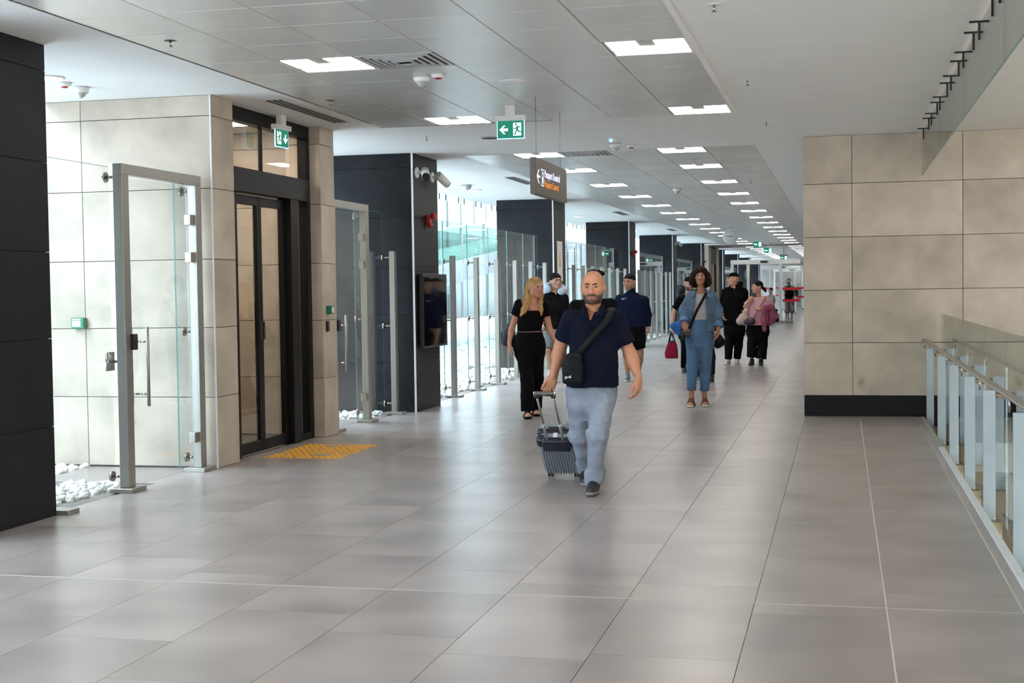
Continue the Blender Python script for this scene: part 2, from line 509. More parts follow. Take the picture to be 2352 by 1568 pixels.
def column(y0, y1, x1, label, x0=-6.72):
    c = box('column', x0+.02, x1-.02, y0+.02, y1-.02, 0, HC, M['joint_dark'])
    tag(c, label, kind='structure')
    zs = [0, .646, 1.279, 1.898, 2.537, 3.19, HC]
    clad(c, 'x', x1, 1, [y0, y1], zs, M['darkstone'], gap=.0015)
    clad(c, 'y', y0, -1, [x0, x1-.022], zs, M['darkstone'], gap=.0015)
    clad(c, 'x', x0, -1, [y0, y1], zs, M['darkstone'], gap=.0015)
    clad(c, 'y', y1, 1, [x0, x1-.022], zs, M['darkstone'], gap=.0015)
    box('corner_trim', x1-.024, x1+.002, y0-.003, y0+.004, 0, HC, M['white_trim'], c)
    return c
COLS = [(7.85, 8.96, -5.53, 'charcoal stone column cut off by the picture edge'),
        (17.33, 18.45, -5.41, 'charcoal stone column carrying the wall screen and two cameras'),
        (27.1, 28.3, -5.56, 'charcoal stone column with a white paper notice'),
        (37.1, 38.25, -5.54, 'charcoal stone column behind the man in the navy top'),
        (47.3, 48.5, -5.58, 'charcoal stone column with a single camera'),
        (57.0, 58.3, -5.56, 'charcoal stone column beside the far pale pilaster'),
        (67.5, 68.7, -5.56, 'far charcoal column seen over the capped man'),
        (77.5, 78.7, -5.56, 'second charcoal column past the far doors'),
        (87.5, 88.7, -5.56, 'third charcoal column past the far doors'),
        (97.5, 98.7, -5.56, 'fourth charcoal column past the far doors'),
        (-3.0, -1.8, -5.53, 'charcoal column behind the viewer')]
for a in COLS: column(*a)

# ---------------- limestone vestibule with the dark glass door
ZL = [0, .646, 1.279, 1.898, 2.537, 3.19, HC]
v1 = box('wall_vestibule', -7.18, -5.54, 11.64, 11.75, 0, HC, M['joint_dark'])
tag(v1, 'pale limestone wall facing the viewer behind the first glass doorway', kind='structure')
clad(v1, 'y', 11.62, -1, [-8.1, -6.82, -5.52], ZL, M['limestone'])
box('base_strip', -7.18, -5.56, 11.615, 11.64, 0, .015, M['joint_dark'], v1)
box('corner_trim', -5.53, -5.517, 11.612, 11.622, 0, HC, M['white_trim'], v1)
v2 = box('wall_pilaster', -5.9, -5.54, 11.64, 12.08, 0, HC, M['joint_dark'])
tag(v2, 'narrow limestone pilaster before the dark glass door', kind='structure')
clad(v2, 'x', -5.52, 1, [11.622, 12.09], ZL, M['limestone'])
clad(v2, 'y', 12.1, 1, [-5.9, -5.545], ZL, M['limestone'])
v3 = box('wall_pilaster', -5.9, -5.52, 14.27, 14.66, 0, HC, M['joint_dark'])
tag(v3, 'narrow limestone pilaster with a card reader after the dark door', kind='structure')
clad(v3, 'x', -5.50, 1, [14.27, 14.68], ZL, M['limestone'])
clad(v3, 'y', 14.25, -1, [-5.9, -5.502], ZL, M['limestone'])
clad(v3, 'y', 14.68, 1, [-5.9, -5.502], ZL, M['limestone'])
box('corner_trim', -5.508, -5.497, 14.247, 14.256, 0, HC, M['limestone'], v3)
v4 = box('wall_vestibule', -7.18, -5.9, 14.56, 14.66, 0, HC, M['joint_dark'])
tag(v4, 'limestone side wall inside the room behind the dark door', kind='structure')
clad(v4, 'y', 14.54, -1, [-7.18, -5.92], ZL, M['limestone']); clad(v4, 'y', 14.68, 1, [-7.18, -5.9], ZL, M['limestone'])
v5 = box('wall_vestibule', -7.2, -7.02, 11.75, 14.56, 0, HC, M['joint_dark'])
tag(v5, 'limestone back wall of the room behind the dark door', kind='structure')
clad(v5, 'x', -7.0, 1, [11.75, 12.9, 14.54], ZL, M['limestone'])
clad(v1, 'y', 11.77, 1, [-7.0, -5.9], ZL, M['limestone'])

dr = empty('door_1', (-5.66, 12.1, 0), label='tall charcoal framed glass door with sliding leaves and transom light', kind='structure')
def fr(name, y0, y1, z0, z1, x0=-5.72, x1=-5.62, m='frame', parent=dr, bev=.003):
    return box(name, x0, x1, y0, y1, z0, z1, M[m], parent, bev)
fr('header', 12.1, 14.25, 3.24, HC)
fr('jamb', 12.1, 12.2, 0, 3.24); fr('jamb', 14.15, 14.25, 0, 3.24)
fr('transom_beam', 12.2, 14.15, 2.56, 2.79, -5.74, -5.58)
fr('mullion', 13.06, 13.085, 2.79, 3.24, -5.70, -5.66)
fr('transom_pane', 12.2, 13.06, 2.79, 3.24, -5.686, -5.674, 'glass_door', dr, 0)
fr('transom_pane', 13.085, 14.15, 2.79, 3.24, -5.686, -5.674, 'glass_door', dr, 0)
fr('center_post', 13.62, 13.83, 0, 2.56, -5.74, -5.59)
fr('rail', 13.83, 14.15, 0, .07); fr('side_pane', 13.83, 14.15, .07, 2.56, -5.68, -5.668, 'glass_door', dr, 0)
for (a, b) in ((12.36, 12.95), (12.955, 13.6)):
    lf_ = fr('door_leaf', a, a+.055, .01, 2.545, -5.70, -5.655)
    fr('leaf_stile', b-.055, b, .01, 2.545, -5.70, -5.655, parent=lf_)
    fr('leaf_rail', a+.055, b-.055, .01, .12, -5.70, -5.655, parent=lf_)
    fr('leaf_rail', a+.055, b-.055, 2.45, 2.545, -5.70, -5.655, parent=lf_)
    fr('leaf_pane', a+.055, b-.055, .12, 2.45, -5.683, -5.672, 'glass_door', lf_, 0)
    fr('pull', b-.05 if a < 12.5 else a+.01, b-.015 if a < 12.5 else a+.045, 1.12, 1.3, -5.655, -5.63, 'black', lf_)
fr('side_stile', 12.2, 12.36, 0, 2.56)
put_lamp(-6.3, 13.6, 'added square lamp brightening the room behind the dark door, by its far wall')  # unseen lamps, added to brighten the room behind the door glass
put_lamp(-6.55, 12.9, 'added square lamp brightening the middle of the room behind the dark door')
put_lamp(-6.1, 12.25, 'added square lamp brightening the room behind the dark door, by its near wall')

# ---------------- outer facade: glass wall behind the columns
fc = empty('window_1', (-7.2, 0, 0), label='tall greenish glass facade behind the columns', kind='structure')
fy = -11.5
FY = []
while fy < 139:
    FY.append(fy); fy += 1.45
for i, y in enumerate(FY[:-1]):
    if 11.6 < y+.7 < 14.7: continue
    if y > 107: continue
    box('facade_pane', -7.208, -7.196, y+.008, y+1.442, .02, 7.0, M['glass_sky'], fc)
for i in range(80):
    y = 8.9+1.31*(i//2)+(i % 2)*.42
    if 11.5 < y < 14.8 or y > 60: continue
    box('hanger_clip', -7.19, -7.175, y-.012, y+.012, HC-.11, HC+.0, M['dark_metal'], fc)
# ---------------- pebble beds and threshold paths in the bays
def pebble_bed(name, rects, n, label, seed, smin=.025, smax=.05, base_z=-.02):
    rg = np.random.RandomState(seed)
    bm = bmesh.new(); bmesh.ops.create_icosphere(bm, subdivisions=1, radius=1)
    bv = np.array([v.co[:] for v in bm.verts]); bf = np.array([[v.index for v in f.verts] for f in bm.faces]); bm.free()
    areas = np.array([(r[1]-r[0])*(r[3]-r[2]) for r in rects]); areas = areas/areas.sum()
    V, F = [], []
    for i in range(n):
        r = rects[rg.choice(len(rects), p=areas)]
        c = np.array([rg.uniform(r[0], r[1]), rg.uniform(r[2], r[3]), base_z+rg.uniform(0, .035)])
        s = rg.uniform(smin, smax)*np.array([1, rg.uniform(.6, 1), rg.uniform(.45, .7)])
        q = Matrix.Rotation(rg.uniform(0, 6.28), 3, 'Z') @ Matrix.Rotation(rg.uniform(-.5, .5), 3, 'X')
        p = (bv*(1+.12*rg.randn(len(bv), 1))*s) @ np.array(q).T + c
        F.append(bf+len(V)*len(bv)); V.append(p)
    V = np.concatenate(V); F = np.concatenate(F)
    me = bpy.data.meshes.new(name); me.from_pydata(V.tolist(), [], F.tolist()); me.materials.append(M['pebble']); me.shade_smooth()
    o = bpy.data.objects.new(name, me); COL.objects.link(o)
    return tag(o, label, 'pebbles', kind='stuff')
# first bay: tiled path to the glass door between two beds
path = box('floor_path', -7.2, -5.62, 10.62, 11.62, -.1, 0, M['floor'])
tag(path, 'tiled path inside the first glass doorway', kind='structure')
pt2 = box('floor_path', -7.2, -5.62, 14.68, 16.35, -.1, 0, M['floor'])
tag(pt2, 'tiled path inside the second glass doorway', kind='structure')
pebble_bed('pebbles', [(-7.15, -5.82, 9.02, 10.55)], 900, 'white pebbles in the corner before the first glass doorway', 1)
pebble_bed('pebbles', [(-7.12, -6.8, 11.0, 11.56)], 150, 'small heap of white pebbles against the pale limestone wall', 2)
pebble_bed('pebbles', [(-7.15, -5.82, 16.4, 17.26)], 620, 'white pebbles at the foot of the column with the screen', 3)
pebble_bed('pebbles', [(-7.1, -5.84, 18.56, 27.0)], 3000, 'white pebbles behind the fence before the column with the notice', 4, .03, .055)
pebble_bed('pebbles', [(-7.1, -5.86, 28.4, 37.0)], 1800, 'white pebbles behind the fence past the notice column', 5, .04, .065)
pebble_bed('pebbles', [(-7.1, -5.88, 38.4, 47.2), (-7.1, -5.88, 48.6, 56.9)], 2200, 'white pebbles behind the farthest fence', 6, .05, .08)
pebble_bed('pebbles', [(-13.0, -7.35, 18, 48)], 5200, 'white pebble ground outside the facade', 7, .06, .11)
bed = box('ground_outside', -40, -7.2, -20, 140, -.3, -.03, M['ramp']); tag(bed, 'pale ground outside the facade', kind='structure')
bed2 = box('ground_bed', -7.2, -5.62, -12, 140, -.2, -.03, M['ramp']); tag(bed2, 'pale bed under the pebbles', kind='structure')

# ---------------- sloping ramp outside with a glass parapet
M['cyan_backdrop'] = mat('cyan_backdrop', (.034, .064, .068), .25, spec=.3, vary=.12, scale=.3)
def ramp():
    r = empty('ramp', (-11, 40, 0), label='white sloping ramp with green glass parapet outside the facade', kind='structure')
    y0, y1 = 26.0, 56.0
    z0, z1 = 1.25, 3.75
    def quad(name, xa, xb, d0, d1, m):
        v = [(xa, y0, z0+d0), (xb, y0, z0+d0), (xb, y1, z1+d0), (xa, y1, z1+d0), (xa, y0, z0+d1), (xb, y0, z0+d1), (xb, y1, z1+d1), (xa, y1, z1+d1)]
        f = [(0, 3, 2, 1), (4, 5, 6, 7), (0, 1, 5, 4), (1, 2, 6, 5), (2, 3, 7, 6), (3, 0, 4, 7)]
        return pyd(name, [Vector(p)-wl(r) for p in v], f, m, r)
    quad('deck', -12.6, -10.2, -.35, .25, M['ramp'])
    quad('parapet_glass', -10.26, -10.24, .25, 1.15, M['glass_parapet'])
    quad('parapet_rail', -10.3, -10.2, 1.15, 1.2, M['steel'])
    for i in range(12):
        y = y0+1.2+i*2.5; z = z0+(z1-z0)*(y-y0)/(y1-y0)
        box('parapet_post', -10.24, -10.2, y-.03, y+.03, z+.1, z+1.15, M['steel'], r)
    return r
M['glass_parapet'] = glass('parapet_glass', (.45, .68, .62))
ramp()
ob = box('added_backdrop', -24, -22, -10, 140, 0, 10.5, M['cyan_backdrop']); tag(ob, 'added cyan backdrop block across the pebbles, toning the view outside', kind='structure')  # invented block, added so the view outside turns cyan instead of blown-out white
for i in range(40): box('mullion', -22, -21.93, 5+3*i, 5.08+3*i, 0, 10.5, M['steel'], ob)

# ---------------- steel and glass doorways (portals)
def disc_arm(parent, x_post, y, z, x_glass, m='chrome', square=False):
    """round stand-off reaching from a post out to the glass"""
    bm = bmesh.new()
    bm_cyl(bm, (x_post, y, z), (x_glass+.0065, y, z), .012, seg=10)
    if square:
        bmesh.ops.create_cube(bm, size=1, matrix=Matrix.Translation((x_glass+.017, y, z)) @ Matrix.Diagonal((.02, .11, .15, 1)))
    else:
        bm_cyl(bm, (x_glass+.0065, y, z), (x_glass+.024, y, z), .042, seg=20)
    w = wl(parent)
    bmesh.ops.translate(bm, vec=-w, verts=bm.verts)
    me = bpy.data.meshes.new('standoff'); bm.to_mesh(me); bm.free(); me.materials.append(M[m])
    for p in me.polygons: p.use_smooth = len(p.vertices) == 4
    return link('standoff', me, None, parent)

def pane(name, x, y0, y1, z0, z1, label, cat='glass panel', group=None, m='glass', edge=True):
    t = empty(name, (x, (y0+y1)/2, z0), label=label, cat=cat, group=group)
    box('sheet', x-.006, x+.006, y0, y1, z0, z1, M[m], t)
    if edge:
        box('edge', x-.0062, x+.0062, y0-.003, y0, z0, z1, M['glass_edge'], t)
        box('edge', x-.0062, x+.0062, y0, y1, z1, z1+.003, M['glass_edge'], t)
    return t

def portal(ya, yb, label):
    t = empty('glass_doorway', (-5.62, (ya+yb)/2, 0), label=label, cat='doorway')
    for y in (ya, yb):
        box('post', -5.66, -5.58, y-.055, y+.055, .035, 2.55, M['steel'], t, .003)
        box('base_plate', -5.72, -5.52, y-.12, y+.12, 0, .035, M['steel'], t, .003)
    box('lintel', -5.66, -5.58, ya-.055, yb+.055, 2.55, 2.635, M['steel'], t, .003)
    for z in (.12, 1.25, 2.5):
        disc_arm(t, -5.66, yb+.0, z, -5.76)
    for z, sq in ((.12, False), (1.05, True), (2.53, False)):
        disc_arm(t, -5.66, ya, z, -5.77, square=sq)
    # card reader and plate on the near post
    box('card_reader', -5.585, -5.545, ya+.02, ya+.085, 1.14, 1.27, M['black'], t, .008)
    box('reader_lamp', -5.548, -5.542, ya+.03, ya+.05, 1.245, 1.262, M['red'], t)
    box('sensor_plate', -5.64, -5.62, ya+.055, ya+.09, 1.95, 2.28, M['steel'], t)
    d = box('door_leaf', -5.626, -5.614, ya+.075, yb-.075, .03, 2.53, M['glass'], t)
    box('leaf_edge', -5.627, -5.613, ya+.072, ya+.075, .03, 2.53, M['glass_edge'], d)
    o = wl(d)
    for s in (1, -1):
        h = cyl('handle', Vector((-5.62+s*.075, ya+.24, .67))-o, Vector((-5.62+s*.075, ya+.24, 1.32))-o, .014, M['steel'], d)
        for z in (.77, 1.2):
            cyl('handle_stem', Vector((-5.62+s*.008, ya+.24, z))-o, Vector((-5.62+s*.075, ya+.24, z))-o, .009, M['chrome'], d)
    for z in (.31, 1.91, 2.24):
        box('hinge', -5.65, -5.59, yb-.15, yb-.05, z-.045, z+.045, M['chrome'], d, .003)
    return t
portal(10.16, 11.46, 'tall brushed steel doorway with a glass door before the pale limestone wall')
pane('glass_panel', -5.77, 8.98, 10.22, .03, 2.62, 'clear fixed glass sheet between the cut-off column and the steel door frame')
pane('glass_panel', -5.77, 11.36, 11.6, .03, 2.60, 'narrow green-edged glass strip beside the pale limestone wall')
pl = empty('base_plate', (-5.6, 9.02, 0), label='steel base plate poking out at the foot of the cut-off column', cat='plate')
box('plate', -5.64, -5.44, 8.97, 9.12, 0, .035, M['steel'], pl, .003); box('clamp', -5.72, -5.64, 8.98, 9.06, 0, .05, M['steel'], pl, .003)
portal(14.86, 16.0, 'brushed steel doorway with a glass door just past the limestone pilaster')
pane('glass_panel', -5.77, 16.05, 17.1, .03, 2.60, 'clear glass sheet in front of the column with the screen')

# ---------------- glass fence between the columns
def fence_post():
    t = empty('fence_post', (0, 0, 0))
    box('shaft', -.035, .035, -.05, .05, .03, 2.1, M['steel'], t, .003)
    box('base_plate', -.12, .12, -.10, .10, 0, .03, M['steel'], t, .003)
    for z in (.14, 1.14, 2.02):
        disc_arm(t, -.035, 0, z, -.15)
    return t
post0 = fence_post(); npost = [0]
def put_post(y, label, group):
    o = post0 if npost[0] == 0 else copy_tree(post0)
    npost[0] += 1
    o.location = (-5.62, y, 0)
    tag(o, label, 'fence post', group)
put_post(17.08, 'lone steel fence post in front of the column with the screen', 'fence posts')
BAYS = [('the screen column and the notice column', [19.9, 21.27, 22.62, 23.97, 25.25, 26.5]),
        ('the notice column and the next dark column', [29.5, 30.6, 31.85, 33.1, 34.3, 35.55, 36.8]),
        ('the navy-top man and the camera column', [39.4, 40.65, 41.95, 43.25, 44.5, 45.7, 46.8]),
        ('the camera column and the far pale pilaster', [49.6, 50.9, 52.2, 53.5, 54.8, 56.1]),
        ('the two columns over the capped man', [69.6, 71.5, 73.4, 75.3])]
for nm, ys in BAYS:
    for i, y in enumerate(ys):
        put_post(y, '%s steel fence post from the viewer between %s' % (ORD[i], nm), 'fence posts')
    for i in range(len(ys)-1):
        pane('glass_panel', -5.77, ys[i]+.01, ys[i+1]-.01, .05, 2.62, '%s glass fence sheet between %s' % (ORD[i], nm), group='glass fence sheets')
pane('glass_panel', -5.77, 18.5, 19.89, .05, 2.62, 'glass fence sheet right behind the column with the screen', group='glass fence sheets')
pane('glass_panel', -5.77, 28.35, 29.49, .05, 2.62, 'glass fence sheet right behind the notice column', group='glass fence sheets')

# ---------------- far vestibule and pale pilaster
fv = box('wall_pilaster', -6.6, -5.56, 60.2, 61.4, 0, HC, M['limestone']); tag(fv, 'far pale limestone pilaster beyond the last near column', kind='structure')
fd = empty('door_2', (-5.62, 62.2, 0), label='far dark framed door beyond the pale pilaster', kind='structure')
box('jamb', -5.7, -5.58, 61.4, 61.8, 0, HC, M['frame'], fd); box('jamb', -5.7, -5.58, 63.6, 63.9, 0, HC, M['frame'], fd)
box('door_leaf', -5.68, -5.62, 61.8, 63.6, 0, 2.6, M['limestone'], fd); box('transom', -5.7, -5.58, 61.8, 63.6, 2.6, HC, M['frame'], fd)
fv2 = box('wall_pilaster', -6.6, -5.56, 63.9, 65.3, 0, HC, M['limestone']); tag(fv2, 'second far limestone pilaster beside the far dark door', kind='structure')

# ---------------- railing along the void
rail = empty('railing_handrail', (.95, 13, .9), label='flat pale steel handrail running along the void', cat='handrail')
box('bar', .915, .975, 4.0, 17.2, .915, .93, M['steel'], rail, .004)
RY = [17.05, 15.1, 13.48, 11.84, 10.3, 8.53, 6.9, 5.2]
for i, y in enumerate(RY):
    t = empty('railing_post', (1.0, y, -.1), label='%s grey steel plate railing post counted from the limestone wall' % ORD[i], cat='railing post', group='plate posts of the railing')
    box('plate', .965, 1.05, y-.008, y+.008, -.28, .825, M['steel_grey'], t, .002)
    cyl('stem', (-.055, 0, .925), (-.055, 0, 1.02), .006, M['chrome'], t)
    box('foot', .95, 1.09, y-.05, y+.05, -.28, -.10, M['brass'], t, .002)
    for bx in (.985, 1.04):
        for bz in (-.15, -.08):
            cyl('bolt', (bx-1.0, -.022, bz+.1), (bx-1.0, -.006, bz+.1),   .007, M['chrome'], t, seg=8)
    bm = bmesh.new()
    for (a, b, r) in ((1.055, 1.075, .022), (1.075, 1.10, .014), (1.10, 1.1185, .03)):
        bm_cyl(bm, (a-1.0, 0, .79+.1), (b-1.0, 0, .79+.1), r, seg=14)
    me = bpy.data.meshes.new('glass_clamp'); bm.to_mesh(me); bm.free(); me.materials.append(M['brass'])
    link('glass_clamp', me, None, t)
    if i < len(RY)-1:
        y2 = RY[i+1]
        pane('railing_glass', 1.125, y2+.012, y-.012, -.2, 1.235, '%s glass sheet of the railing counted from the limestone wall' % ORD[i], 'railing glass', 'railing glass sheets', 'glass_green', False)
gd = box('beam_below', 1.2, 1.35, -12, 17.2, -.75, -.5, M['beige']); tag(gd, 'beige beam below the railing', kind='structure')
gd = box('beam_below', 1.02, 1.2, -12, 17.2, -.42, -.34, M['brass']); tag(gd, 'dark steel angle below the railing', kind='structure')

# ---------------- glass smoke barrier hanging over the railing
SBY = [17.18, 14.2, 11.4, 8.6, 5.8, 3.0]
for i in range(len(SBY)-1):
    t = empty('smoke_barrier', (.93, SBY[i], HC), label='%s hanging glass smoke barrier sheet over the railing, counted from the wall' % ORD[i], cat='smoke barrier', group='hanging glass sheets over the railing')
    box('sheet', .925, .935, SBY[i+1]+.004, SBY[i]-.004, 2.87, HC-.03, M['glass_smoke'], t)
    box('edge', .924, .936, SBY[i+1]+.004, SBY[i]-.004, 2.866, 2.87, M['glass_edge'], t)
    for y in [k for k in (16.75, 15.75, 15.32, 14.4, 14.0, 13.05, 12.62, 11.8, 11.36, 10.5, 10.08, 9.22, 8.8, 7.9, 7.5, 6.6, 6.2, 5.3, 4.9, 4.0) if SBY[i+1] < k < SBY[i]]:
        c = box('clip', .86, 1.0, y-.012, y+.012, HC-.012, HC, M['dark_metal'], t)
        box('clip_stem', .918, .942, y-.012, y+.012, HC-.13, HC-.012, M['dark_metal'], c)

# ---------------- small ceiling devices
def sprinkler(x, y, label):
    t = empty('sprinkler', (x, y, HC), label=label, cat='sprinkler', group='sprinklers on the ceiling')
    lathe('plate', [(.0001, -.004), (.045, -.004), (.05, 0)], M['white'], t)
    cyl('bulb', (0, 0, -.004), (0, 0, -.045), .008, M['chrome'], t, seg=8)
    lathe('deflector', [(.0001, -.05), (.018, -.048), (.018, -.045), (.0001, -.045)], M['chrome'], t, seg=12)
for x, y, l in [(-.78, 8.97, 'sprinkler on the plain ceiling at the top edge of the photo'), (-.79, 12.33, 'sprinkler on the plain ceiling beside the second railing-side lamp'),
                (-.79, 15.43, 'sprinkler on the plain ceiling nearest the limestone wall'), (-4.60, 9.06, 'sprinkler under the metal panels above the glass doorway'),
                (-4.63, 12.3, 'sprinkler under the metal panels beside the slot vent'), (-4.68, 15.55, 'sprinkler on the plain ceiling band before the dark column'),
                (-2.0, 19.6, 'sprinkler under the metal panels past the wall-side lamps'), (-1.5, 24.0, 'small far sprinkler above the woman in denim')]:
    sprinkler(x, y, l)
def detector(x, y, label):
    t = empty('smoke_detector', (x, y, HC), label=label, cat='smoke detector')
    lathe('base', [(.0001, -.001), (.075, -.001), (.075, -.028), (.062, -.05), (.0001, -.05)], M['white'], t)
    lathe('grille', [(.058, -.05), (.045, -.062), (.045, -.066), (.034, -.074), (.034, -.079), (.014, -.095), (.0001, -.097)], M['vent'], t)
def beacon(x, y, label):
    t = empty('fire_beacon', (x, y, HC), label=label, cat='alarm beacon')
    lathe('base', [(.0001, -.001), (.06, -.001), (.055, -.025), (.03, -.034)], M['white'], t)
    lathe('lens', [(.032, -.03), (.026, -.043), (.0001, -.046)], M['red'], t)
detector(-3.40, 11.2, 'white cone smoke detector beside the square ceiling vent'); beacon(-3.24, 11.13, 'small red-tipped alarm disc beside the cone smoke detector')
detector(-6.36, 10.85, 'white cone smoke detector on the soffit over the glass doorway'); beacon(-6.35, 10.58, 'red-tipped alarm disc on the soffit over the glass doorway')
detector(-2.72, 17.15, 'smoke detector on the plain ceiling band'); beacon(-2.56, 17.4, 'red-tipped alarm disc on the plain ceiling band')
detector(-2.9, 25.3, 'smoke detector under the far metal panels')
t = empty('presence_sensor', (-2.65, 16.55, HC), label='small white sensor with a blue light on the ceiling band', cat='sensor')
lathe('dome', [(.0001, 0), (.07, 0), (.06, -.03), (.03, -.045), (.0001, -.047)], M['white'], t); lbox('lamp', (-.02, -.058, -.03), (.035, .012, .04), M['text_blue'], t)
def disc(name, x, y, label, cat, m, r=.09):
    t = empty(name, (x, y, HC), label=label, cat=cat)
    lathe('rim', [(.0001, 0), (r, 0), (r*.97, -.012), (r*.85, -.014)], M['white'] if m != 'void' else M['vent'], t)
    lathe('front', [(.0001, -.013), (r*.86, -.013)], M[m], t)
disc('ceiling_speaker', -2.74, 11.7, 'flat white round disc on the metal panels behind the exit sign', 'ceiling disc', 'white', .12)
disc('ceiling_hole', -4.01, 15.9, 'dark round opening in the plain ceiling band', 'ceiling opening', 'void', .12)
def downlight(x, y, label):
    t = empty('downlight', (x, y, HC), label=label, cat='downlight', group='round lamps in the column-side soffit')
    lathe('ring', [(.0001, 0), (.13, 0), (.125, -.012), (.11, -.013)], M['white'], t)
    lathe('lens', [(.0001, -.011), (.112, -.011)], M['downlight'], t)
downlight(-6.31, 10.28, 'glowing round downlight cut by the edge of the nearest dark column')
downlight(-6.38, 24.1, 'glowing round downlight beside the ceiling cameras column')
downlight(-6.34, 34.0, 'glowing round downlight past the notice column')
downlight(-6.34, 43.5, 'distant round downlight before the camera column')
def slot_vent(y0, y1, label):
    t = empty('slot_vent', (-5.13, (y0+y1)/2, HC), label=label, cat='air vent', group='slot vents along the ceiling edge')
    box('recess', -5.21, -5.05, y0, y1, HC-.003, HC+.01, M['void'], t)
    for i in range(4):
        x = -5.21+.16*i/3
        box('blade', x-.006, x+.006, y0, y1, HC-.008, HC-.001, M['vent'], t)
slot_vent(12.15, 13.95, 'dark slot air vent above the charcoal door')
slot_vent(21.6, 23.2, 'dark slot air vent half hidden by the hanging sign')
slot_vent(32.3, 33.9, 'dark slot air vent above the notice column bay')
slot_vent(42.5, 44.1, 'small far slot air vent')
def square_vent(c, y0, label):
    x0 = FX0+PW*c
    t = empty('square_vent', (x0+PW/2, y0+PW/2, HC), label=label, cat='air vent')
    lbox('void', (0, 0, .008), (PW-.01, PW-.01, .01), M['void'], t)
    for i in range(5):
        s = .31-.055*i; z = -.004-.004*i
        for (a, b) in (((-s, -s), (s, -s+.03)), ((-s, s-.03), (s, s)), ((-s, -s+.03), (-s+.03, s-.03)), ((s-.03, -s+.03), (s, s-.03))):
            lbox('louvre', ((a[0]+b[0])/2, (a[1]+b[1])/2, z), (b[0]-a[0], b[1]-a[1], .008), M['vent'], t)
square_vent(2, S1[1]-PW*7, 'square louvred air vent beside the near left ceiling lamp')
square_vent(2, S2[0], 'square louvred air vent past the plain ceiling band')

# ---------------- signs
def exit_sign(x, y, U, label, flip):
    """hanging sign in the plane spanned by U and z; normal faces the viewer"""
    t = empty('exit_sign', (x, y, HC), label=label, cat='exit sign')
    U = Vector(U).normalized(); W = U.cross(Vector((0, 0, 1)))     # W towards the viewer
    def B(name, u0, u1, z0, z1, w0, w1, m):
        pts = [(u0, z0), (u1, z0), (u1, z1), (u0, z1)]
        return prism(name, pts, w1-w0, M[m], t, frame=(W*w0, U, (0, 0, 1), W))
    B('mount', -.05, .05, -.10, 0, -.03, .03, 'white')
    B('housing', -.15, .15, -.15, -.10, -.035, .035, 'white')
    B('edge_glow', -.137, .137, -.325, -.15, -.006, .004, 'sign_edge')
    B('plate', -.13, .13, -.317, -.15, -.008, .006, 'sign_green')
    fz = -.235; s = -1 if flip else 1
    fr_ = (W*.0061, U, (0, 0, 1), W)
    if not flip:
        ar = [(-.112, fz), (-.07, fz+.042), (-.05, fz+.042), (-.08, fz+.013), (-.028, fz+.013), (-.028, fz-.013), (-.08, fz-.013), (-.05, fz-.042), (-.07, fz-.042)]
        cx = .065
    else:
        ar = [(.07, fz-.045), (.11, fz-.005), (.11, fz+.012), (.082, fz-.016), (.082, fz+.045), (.058, fz+.045), (.058, fz-.016), (.03, fz+.012), (.03, fz-.005)]
        cx = -.06
    prism('arrow', ar, .002, M['sign_white'], t, frame=fr_)
    prism('doorway', [(cx-.04, fz-.06), (cx+.04, fz-.06), (cx+.04, fz+.065), (cx-.04, fz+.065)], .002, M['sign_white'], t, frame=fr_)
    # running figure
    man = [(cx-.012, fz+.045), (cx+.012, fz+.045), (cx+.012, fz+.062), (cx-.012, fz+.062)]
    fr2 = (W*.0082, U, (0, 0, 1), W)
    head = [(cx-.012+.011*math.cos(a*.785), fz+.05+.011*math.sin(a*.785)) for a in range(8)]
    body = [(cx-.038, fz+.012), (cx-.012, fz+.018), (cx-.004, fz+.036), (cx+.02, fz+.034), (cx+.034, fz+.012), (cx+.028, fz+.008), (cx+.014, fz+.026), (cx+.008, fz+.002),
            (cx+.02, fz-.016), (cx+.045, fz-.018), (cx+.045, fz-.028), (cx+.014, fz-.028), (cx-.002, fz-.012), (cx-.018, fz-.055), (cx-.032, fz-.05), (cx-.01, fz-.004), (cx-.012, fz+.008), (cx-.036, fz+.002)]
    prism('running_figure', body, .001, M['sign_green'], t, frame=fr2)
    prism('running_head', head, .001, M['sign_green'], t, frame=fr2)
exit_sign(-3.13, 13.25, (1, .03, 0), 'green exit sign with a white arrow pointing left hanging over the corridor', False)
exit_sign(-5.50, 13.2, (.10, 1, 0), 'green exit sign with a white arrow pointing down above the charcoal door', True)

sg = empty('hanging_sign', (-2.765, 13.33, 2.635), label='brown hanging sign box reading Pasaport Kontrol in white and orange', cat='sign')
box('box', -2.80, -2.745, 12.6, 14.08, 2.465, 2.805, M['sign_body'], sg, .004)
for y in (12.72, 13.86):
    cyl('wire', (0, y-13.33, .17), (0, y-13.33, HC-2.635), .003, M['steel'], sg, seg=6)
F_ = (Vector((-2.745, 0, 0))-wl(sg))
fx = F_.x
def SP(name, pts, m='text_white', w=.0012):
    return prism(name, pts, w, M[m], sg, frame=((fx, -13.33, -2.635), (0, 1, 0), (0, 0, 1), (1, 0, 0)))
SP('arrow', [(12.64, 2.635), (12.72, 2.70), (12.75, 2.70), (12.69, 2.645), (12.79, 2.645), (12.79, 2.625), (12.69, 2.625), (12.75, 2.57), (12.72, 2.57)])
for (a, b, c, d) in ((12.83, 12.95, 2.705, 2.715), (12.83, 12.95, 2.555, 2.565), (12.94, 12.95, 2.565, 2.705), (12.83, 12.84, 2.69, 2.705), (12.83, 12.84, 2.565, 2.58)):
    SP('passport_icon', [(a, c), (b, c), (b, d), (a, d)])
SP('person_icon', [(12.87, 2.58), (12.91, 2.58), (12.915, 2.64), (12.90, 2.65), (12.865, 2.64)])
